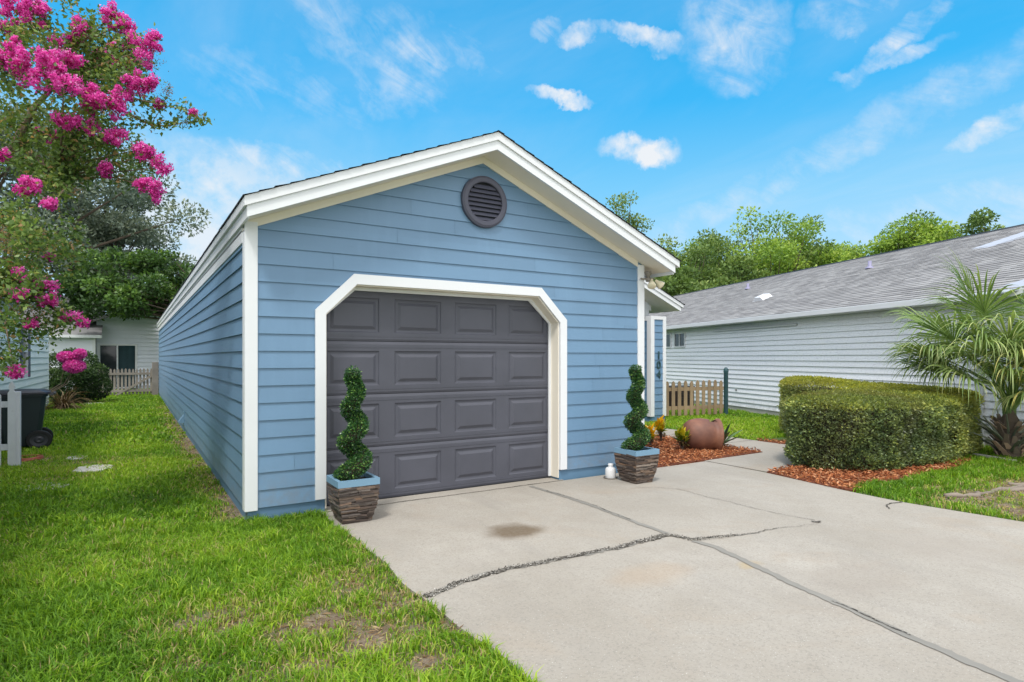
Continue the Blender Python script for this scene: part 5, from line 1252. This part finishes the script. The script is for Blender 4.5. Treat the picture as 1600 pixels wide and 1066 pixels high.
leafball('bush', 'rounded dark green bush at the corner of mint house', 'bush', (-1.55, 24.2, GZ), [(0, 0, .7, .68), (-.55, .3, 1.15, .5), (.5, .1, .55, .45), (-.3, -.3, .5, .5), (.15, .4, 1.3, .42), (-.15, .1, 1.5, .3), (.55, .2, 1.0, .3), (.2, -.35, .95, .3), (-.6, -.2, .8, .35)], 30000, .06, M_bushleaf)
dg = thing('ornamental_grass', 'drooping brown and green grass clump beside the trash bin', 'plant', (-1.72, 21.6, GZ))
M_dry = leaf_mat('dry_brown_blades', [(0.0, (.09, .055, .03)), (.5, (.26, .17, .09)), (1.0, (.42, .32, .18))], .7, .2, .2)
V = []; F = []; A = []; rr = random.Random(3)
for k in range(260):
    an = rr.uniform(0, 6.28); el = rr.uniform(.5, 1.4); strip_leaf(V, F, A, (rr.uniform(-.1, .1), rr.uniform(-.1, .1), .02), (math.cos(an) * math.cos(el), math.sin(an) * math.cos(el), math.sin(el)), (0, 0, 1), rr.uniform(.5, 1.05), .025, 2.0, rr.random(), 7)
npmesh('blades', np.array(V), np.array(F), np.array(A), M_dry, dg)

# =================================================================== CRAPE MYRTLE
M_cm = leaf_mat('myrtle_leaves', [(0.0, (.055, .095, .025)), (.35, (.11, .19, .04)), (.65, (.20, .30, .06)), (.85, (.36, .36, .10)), (1.0, (.45, .22, .12))], .42, .35, .4)
M_pink = leaf_mat('magenta_petals', [(0.0, (.58, .03, .28)), (.35, (.80, .07, .44)), (.7, (.92, .16, .58)), (1.0, (.97, .50, .80))], .6, .40, .2, tcol=(1.05, 1.0, 1.1))
M_bud = leaf_mat('seed_heads', [(0.0, (.20, .12, .05)), (.5, (.36, .20, .10)), (1.0, (.45, .30, .16))], .7, .2, .2)
cm = thing('crape_myrtle', 'crape myrtle with magenta flower clusters reaching in from upper left', 'tree', (-2.45, 5.6, GZ))
def W3(u, v, dpt):
    a = (u - CU) / FPX * dpt; return Vector((a * CY + dpt * SY + 2.45, -a * SY + dpt * CY - 5.6, H + (CV - v) / FPX * dpt - GZ))
CL = [  # u, v, depth, half-width px, half-height px  (flower clusters)
    (28, 10, 5.0, 38, 15), (62, 15, 5.1, 18, 18), (125, 42, 5.4, 20, 10), (115, 62, 5.5, 18, 10), (178, 25, 5.5, 14, 22), (196, 38, 5.5, 12, 16), (205, 65, 5.5, 20, 14), (228, 78, 5.4, 18, 16), (238, 58, 5.4, 10, 8), (215, 128, 5.3, 26, 14), (235, 128, 5.3, 9, 8),
    (12, 75, 4.8, 14, 20), (28, 105, 4.8, 26, 22), (15, 95, 4.8, 14, 18), (52, 120, 4.7, 16, 16), (78, 105, 4.7, 20, 24), (98, 125, 4.7, 20, 18), (72, 88, 4.7, 14, 12), (112, 95, 5.0, 16, 14), (85, 65, 5.2, 8, 6),
    (142, 145, 5.0, 17, 16), (178, 158, 5.1, 18, 22), (155, 160, 5.0, 12, 12), (112, 190, 5.0, 22, 13), (136, 168, 5.1, 12, 9), (200, 150, 5.4, 16, 8), (142, 200, 5.1, 10, 12), (182, 214, 5.2, 20, 16), (175, 75, 5.8, 8, 10), (165, 88, 5.8, 22, 14), (62, 290, 4.8, 18, 12), (82, 318, 4.8, 12, 10), (42, 300, 4.8, 16, 10), (165, 265, 5.3, 18, 14), (115, 245, 5.6, 10, 8), (88, 215, 5.6, 12, 12), (5, 242, 4.9, 10, 6), (235, 240, 5.3, 22, 16), (225, 232, 5.3, 12, 9), (252, 262, 5.3, 16, 8), (243, 297, 5.3, 22, 18), (60, 205, 5.8, 8, 8), (215, 100, 5.9, 10, 8),
    (28, 425, 4.9, 13, 8), (30, 460, 4.9, 12, 7), (68, 445, 5.1, 18, 6), (65, 470, 5.1, 10, 7), (82, 468, 5.1, 7, 7), (104, 495, 5.2, 15, 8), (122, 502, 5.2, 12, 8), (47, 508, 5.0, 7, 5), (22, 580, 4.9, 8, 10), (248, 163, 5.6, 5, 5), (302, 175, 5.6, 4, 3),
    (78, 400, 5.8, 6, 5), (45, 385, 5.8, 6, 5), (190, 100, 5.5, 9, 9), (130, 112, 5.6, 9, 8), (10, 40, 5.4, 10, 6)]
PV = []; PA = []
# branch skeleton: trunk -> forks -> clusters
trk = [Vector((0, 0, 0)), Vector((.05, -.05, 1.1)), Vector((.15, .0, 2.0))]
tb = MB(); tb.tube(trk, [.09, .075, .06], 10); 
tb.tube([Vector((.12, .1, 0)), Vector((.3, .2, 1.0)), Vector((.5, .25, 2.0))], [.07, .06, .045], 8); tb.tube([Vector((-.1, .1, 0)), Vector((-.3, .15, 1.2)), Vector((-.35, .1, 2.4))], [.07, .055, .04], 8)
tb.build('trunk', M_myrtlebark, cm, smooth=True)
forks = [W3(-60, 330, 5.1), W3(-40, 150, 5.2), W3(20, 230, 5.4), W3(40, 60, 5.6), W3(-30, 440, 5.0), W3(90, 130, 5.6), W3(90, 280, 5.5)]
br = MB()
for k, f_ in enumerate(forks):
    s0 = trk[2] if k != 4 else trk[1]; s0 = s0 if k < 5 else forks[2]
    br.tube([s0, s0.lerp(f_, .5) + Vector((0, 0, .08)), f_], [.035, .026, .017], 7)
twigs = []
for (u, v, dpt, ha, hb) in CL:
    p = W3(u, v, dpt); f_ = min(forks, key=lambda q: (q - p).length + (1.0 if q.z > p.z + .5 else 0)); mid = f_.lerp(p, .5) + Vector((random.uniform(-.08, .08), random.uniform(-.08, .08), random.uniform(-.02, .10)))
    br.tube([f_, mid, p], [.011, .007, .003], 5); twigs.append((f_, mid, p))
tipb = [W3(200, 178, 5.5), W3(235, 195, 5.55), W3(262, 197, 5.6), W3(300, 190, 5.6), W3(325, 188, 5.6)]
br.tube([forks[5]] + tipb, [.012, .009, .007, .005, .003, .002], 5)
br.tube([tipb[1], W3(255, 165, 5.6), W3(262, 140, 5.6)], [.004, .003, .002], 4); br.tube([tipb[2], W3(290, 172, 5.6), W3(305, 168, 5.6)], [.003, .002, .002], 4)
br.build('branch', M_myrtlebark, cm)
leafP = []; leafD = []; leafL = []
def puff(cl):
    u, v, dpt, ha, hb = cl
    c_ = W3(u, v, dpt); rx = ha * .86 / FPX * dpt; rz = hb * .86 / FPX * dpt; ry = (rx + rz) / 2
    sub = max(5, int(rx * rz * 1700)); PP = []; AA_ = []
    for _ in range(sub):
        dd = Vector((random.gauss(0, .50), random.gauss(0, .50), random.gauss(0, .50))); sc = c_ + rightv * dd.x * rx + camdir * dd.y * ry + Vector((0, 0, dd.z * rz)); sr = random.uniform(.020, .040)
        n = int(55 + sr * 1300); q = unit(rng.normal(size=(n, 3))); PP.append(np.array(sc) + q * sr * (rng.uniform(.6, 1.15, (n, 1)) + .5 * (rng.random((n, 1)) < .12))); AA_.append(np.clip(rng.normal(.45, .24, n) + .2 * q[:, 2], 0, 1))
    return np.concatenate(PP), np.concatenate(AA_)
for cl_ in CL:
    P_, A_ = puff(cl_); leaves('flower_cluster', P_, rng.uniform(.012, .024, len(P_)), M_pink, cm, aspect=.95, A=A_, fold=.25)
# leaves along twigs and in the crown mass
def add_leaf_run(a, b, n, spread):
    t_ = rng.random(n)[:, None]; leafP.append(np.array(a) * (1 - t_) + np.array(b) * t_ + rng.normal(0, spread, (n, 3)))
for (a, b, c_) in twigs: add_leaf_run(a, b, 85, .06); add_leaf_run(b, c_, 100, .045)
for k in range(len(tipb) - 1): add_leaf_run(tipb[k], tipb[k + 1], 60, .022)
add_leaf_run(forks[5], tipb[0], 90, .05); add_leaf_run(tipb[1], W3(262, 140, 5.6), 30, .02); add_leaf_run(tipb[2], W3(305, 168, 5.6), 26, .018)
MASS = [(40, 50, 5.6, 60, 50), (110, 100, 5.7, 70, 60), (180, 110, 5.8, 55, 60), (40, 170, 5.4, 60, 40), (110, 210, 5.6, 60, 45), (30, 240, 5.4, 50, 40), (60, 370, 5.3, 60, 40), (30, 420, 5.1, 45, 35), (60, 450, 5.3, 40, 30), (15, 340, 5.2, 30, 40), (180, 230, 5.7, 40, 30), (70, 400, 5.6, 60, 30), (20, 500, 5.0, 30, 30), (90, 505, 5.3, 25, 12), (12, 555, 5.0, 16, 30), (210, 90, 5.8, 30, 40), (150, 60, 5.8, 50, 35), (160, 190, 5.6, 45, 30), (60, 520, 5.2, 25, 8), (215, 250, 5.6, 25, 14), (100, 390, 5.5, 35, 25)]
for (u, v, dpt, ha, hb) in MASS:
    for _ in range(max(4, int(ha * hb / (150 if v < 250 else 150)))):
        c_ = W3(u + random.gauss(0, .5) * ha, v + random.gauss(0, .5) * hb, dpt + random.gauss(0, .35)); n = int(random.uniform(28, 70)); leafP.append(np.array(c_) + rng.normal(0, .055, (n, 3)))
LP = np.concatenate(leafP); lum = fbm(LP[:, 0] * 1.0 + LP[:, 1], LP[:, 2], 2.5, 41)
A = np.clip(rng.normal(.40, .18, len(LP)) + (lum - .5) * .6, 0, .84); A[rng.random(len(LP)) < .05] = .95
leaves('foliage', LP, rng.uniform(.030, .058, len(LP)), M_cm, cm, aspect=.55, A=A)
BP = []
for (u, v, ha, hb, dpt) in ((55, 395, 40, 22, 5.2), (130, 255, 40, 25, 5.4), (10, 380, 12, 30, 5.0), (60, 490, 22, 20, 5.1), (40, 40, 25, 18, 5.3), (235, 100, 14, 10, 5.5), (40, 480, 30, 20, 5.1), (110, 300, 20, 8, 5.3), (300, 180, 26, 12, 5.6), (262, 150, 8, 14, 5.6), (225, 275, 20, 12, 5.4), (5, 370, 10, 14, 5)):
    for _ in range(8):
        c_ = W3(u + random.gauss(0, .6) * ha, v + random.gauss(0, .6) * hb, dpt); BP.append(np.array(c_) + rng.normal(0, .022, (26, 3)))
BP = np.concatenate(BP); leaves('seed_heads', BP, rng.uniform(.008, .014, len(BP)), M_bud, cm, aspect=.9)
# low flowering shoot in front of the bush
ls = thing('flowering_shoot', 'three round magenta blooms on thin stems before the dark bush', 'plant', (-1.9, 12.4, GZ))
def W4(u, v, dpt):
    q = W3(u, v, dpt); return q + Vector((-2.45 + 1.9, 5.6 - 12.4, 0))
sb = MB()
for (u, v, ha, hb) in ((104, 558, 12, 8), (125, 553, 8, 7), (116, 572, 14, 10)):
    rx = ha / FPX * 11.3; rz = hb / FPX * 11.3; c_ = W4(u, v, 11.3); n = 2600; q = unit(rng.normal(size=(n, 3)))
    P_ = np.array(c_) + q * rng.uniform(.8, 1.08, (n, 1)) * np.array([rx, rx, rz]); leaves('flower_cluster', P_, rng.uniform(.018, .032, n), M_pink, ls, aspect=.95, A=np.clip(rng.normal(.5, .25, n), 0, 1), fold=.25)
    sb.tube([Vector((0, 0, .0)), Vector((.1, .1, .5)), W4((u + 85) / 2, 600, 11.3), c_], [.009, .007, .006, .004], 6)
sb.build('stem', M_myrtlebark, ls)
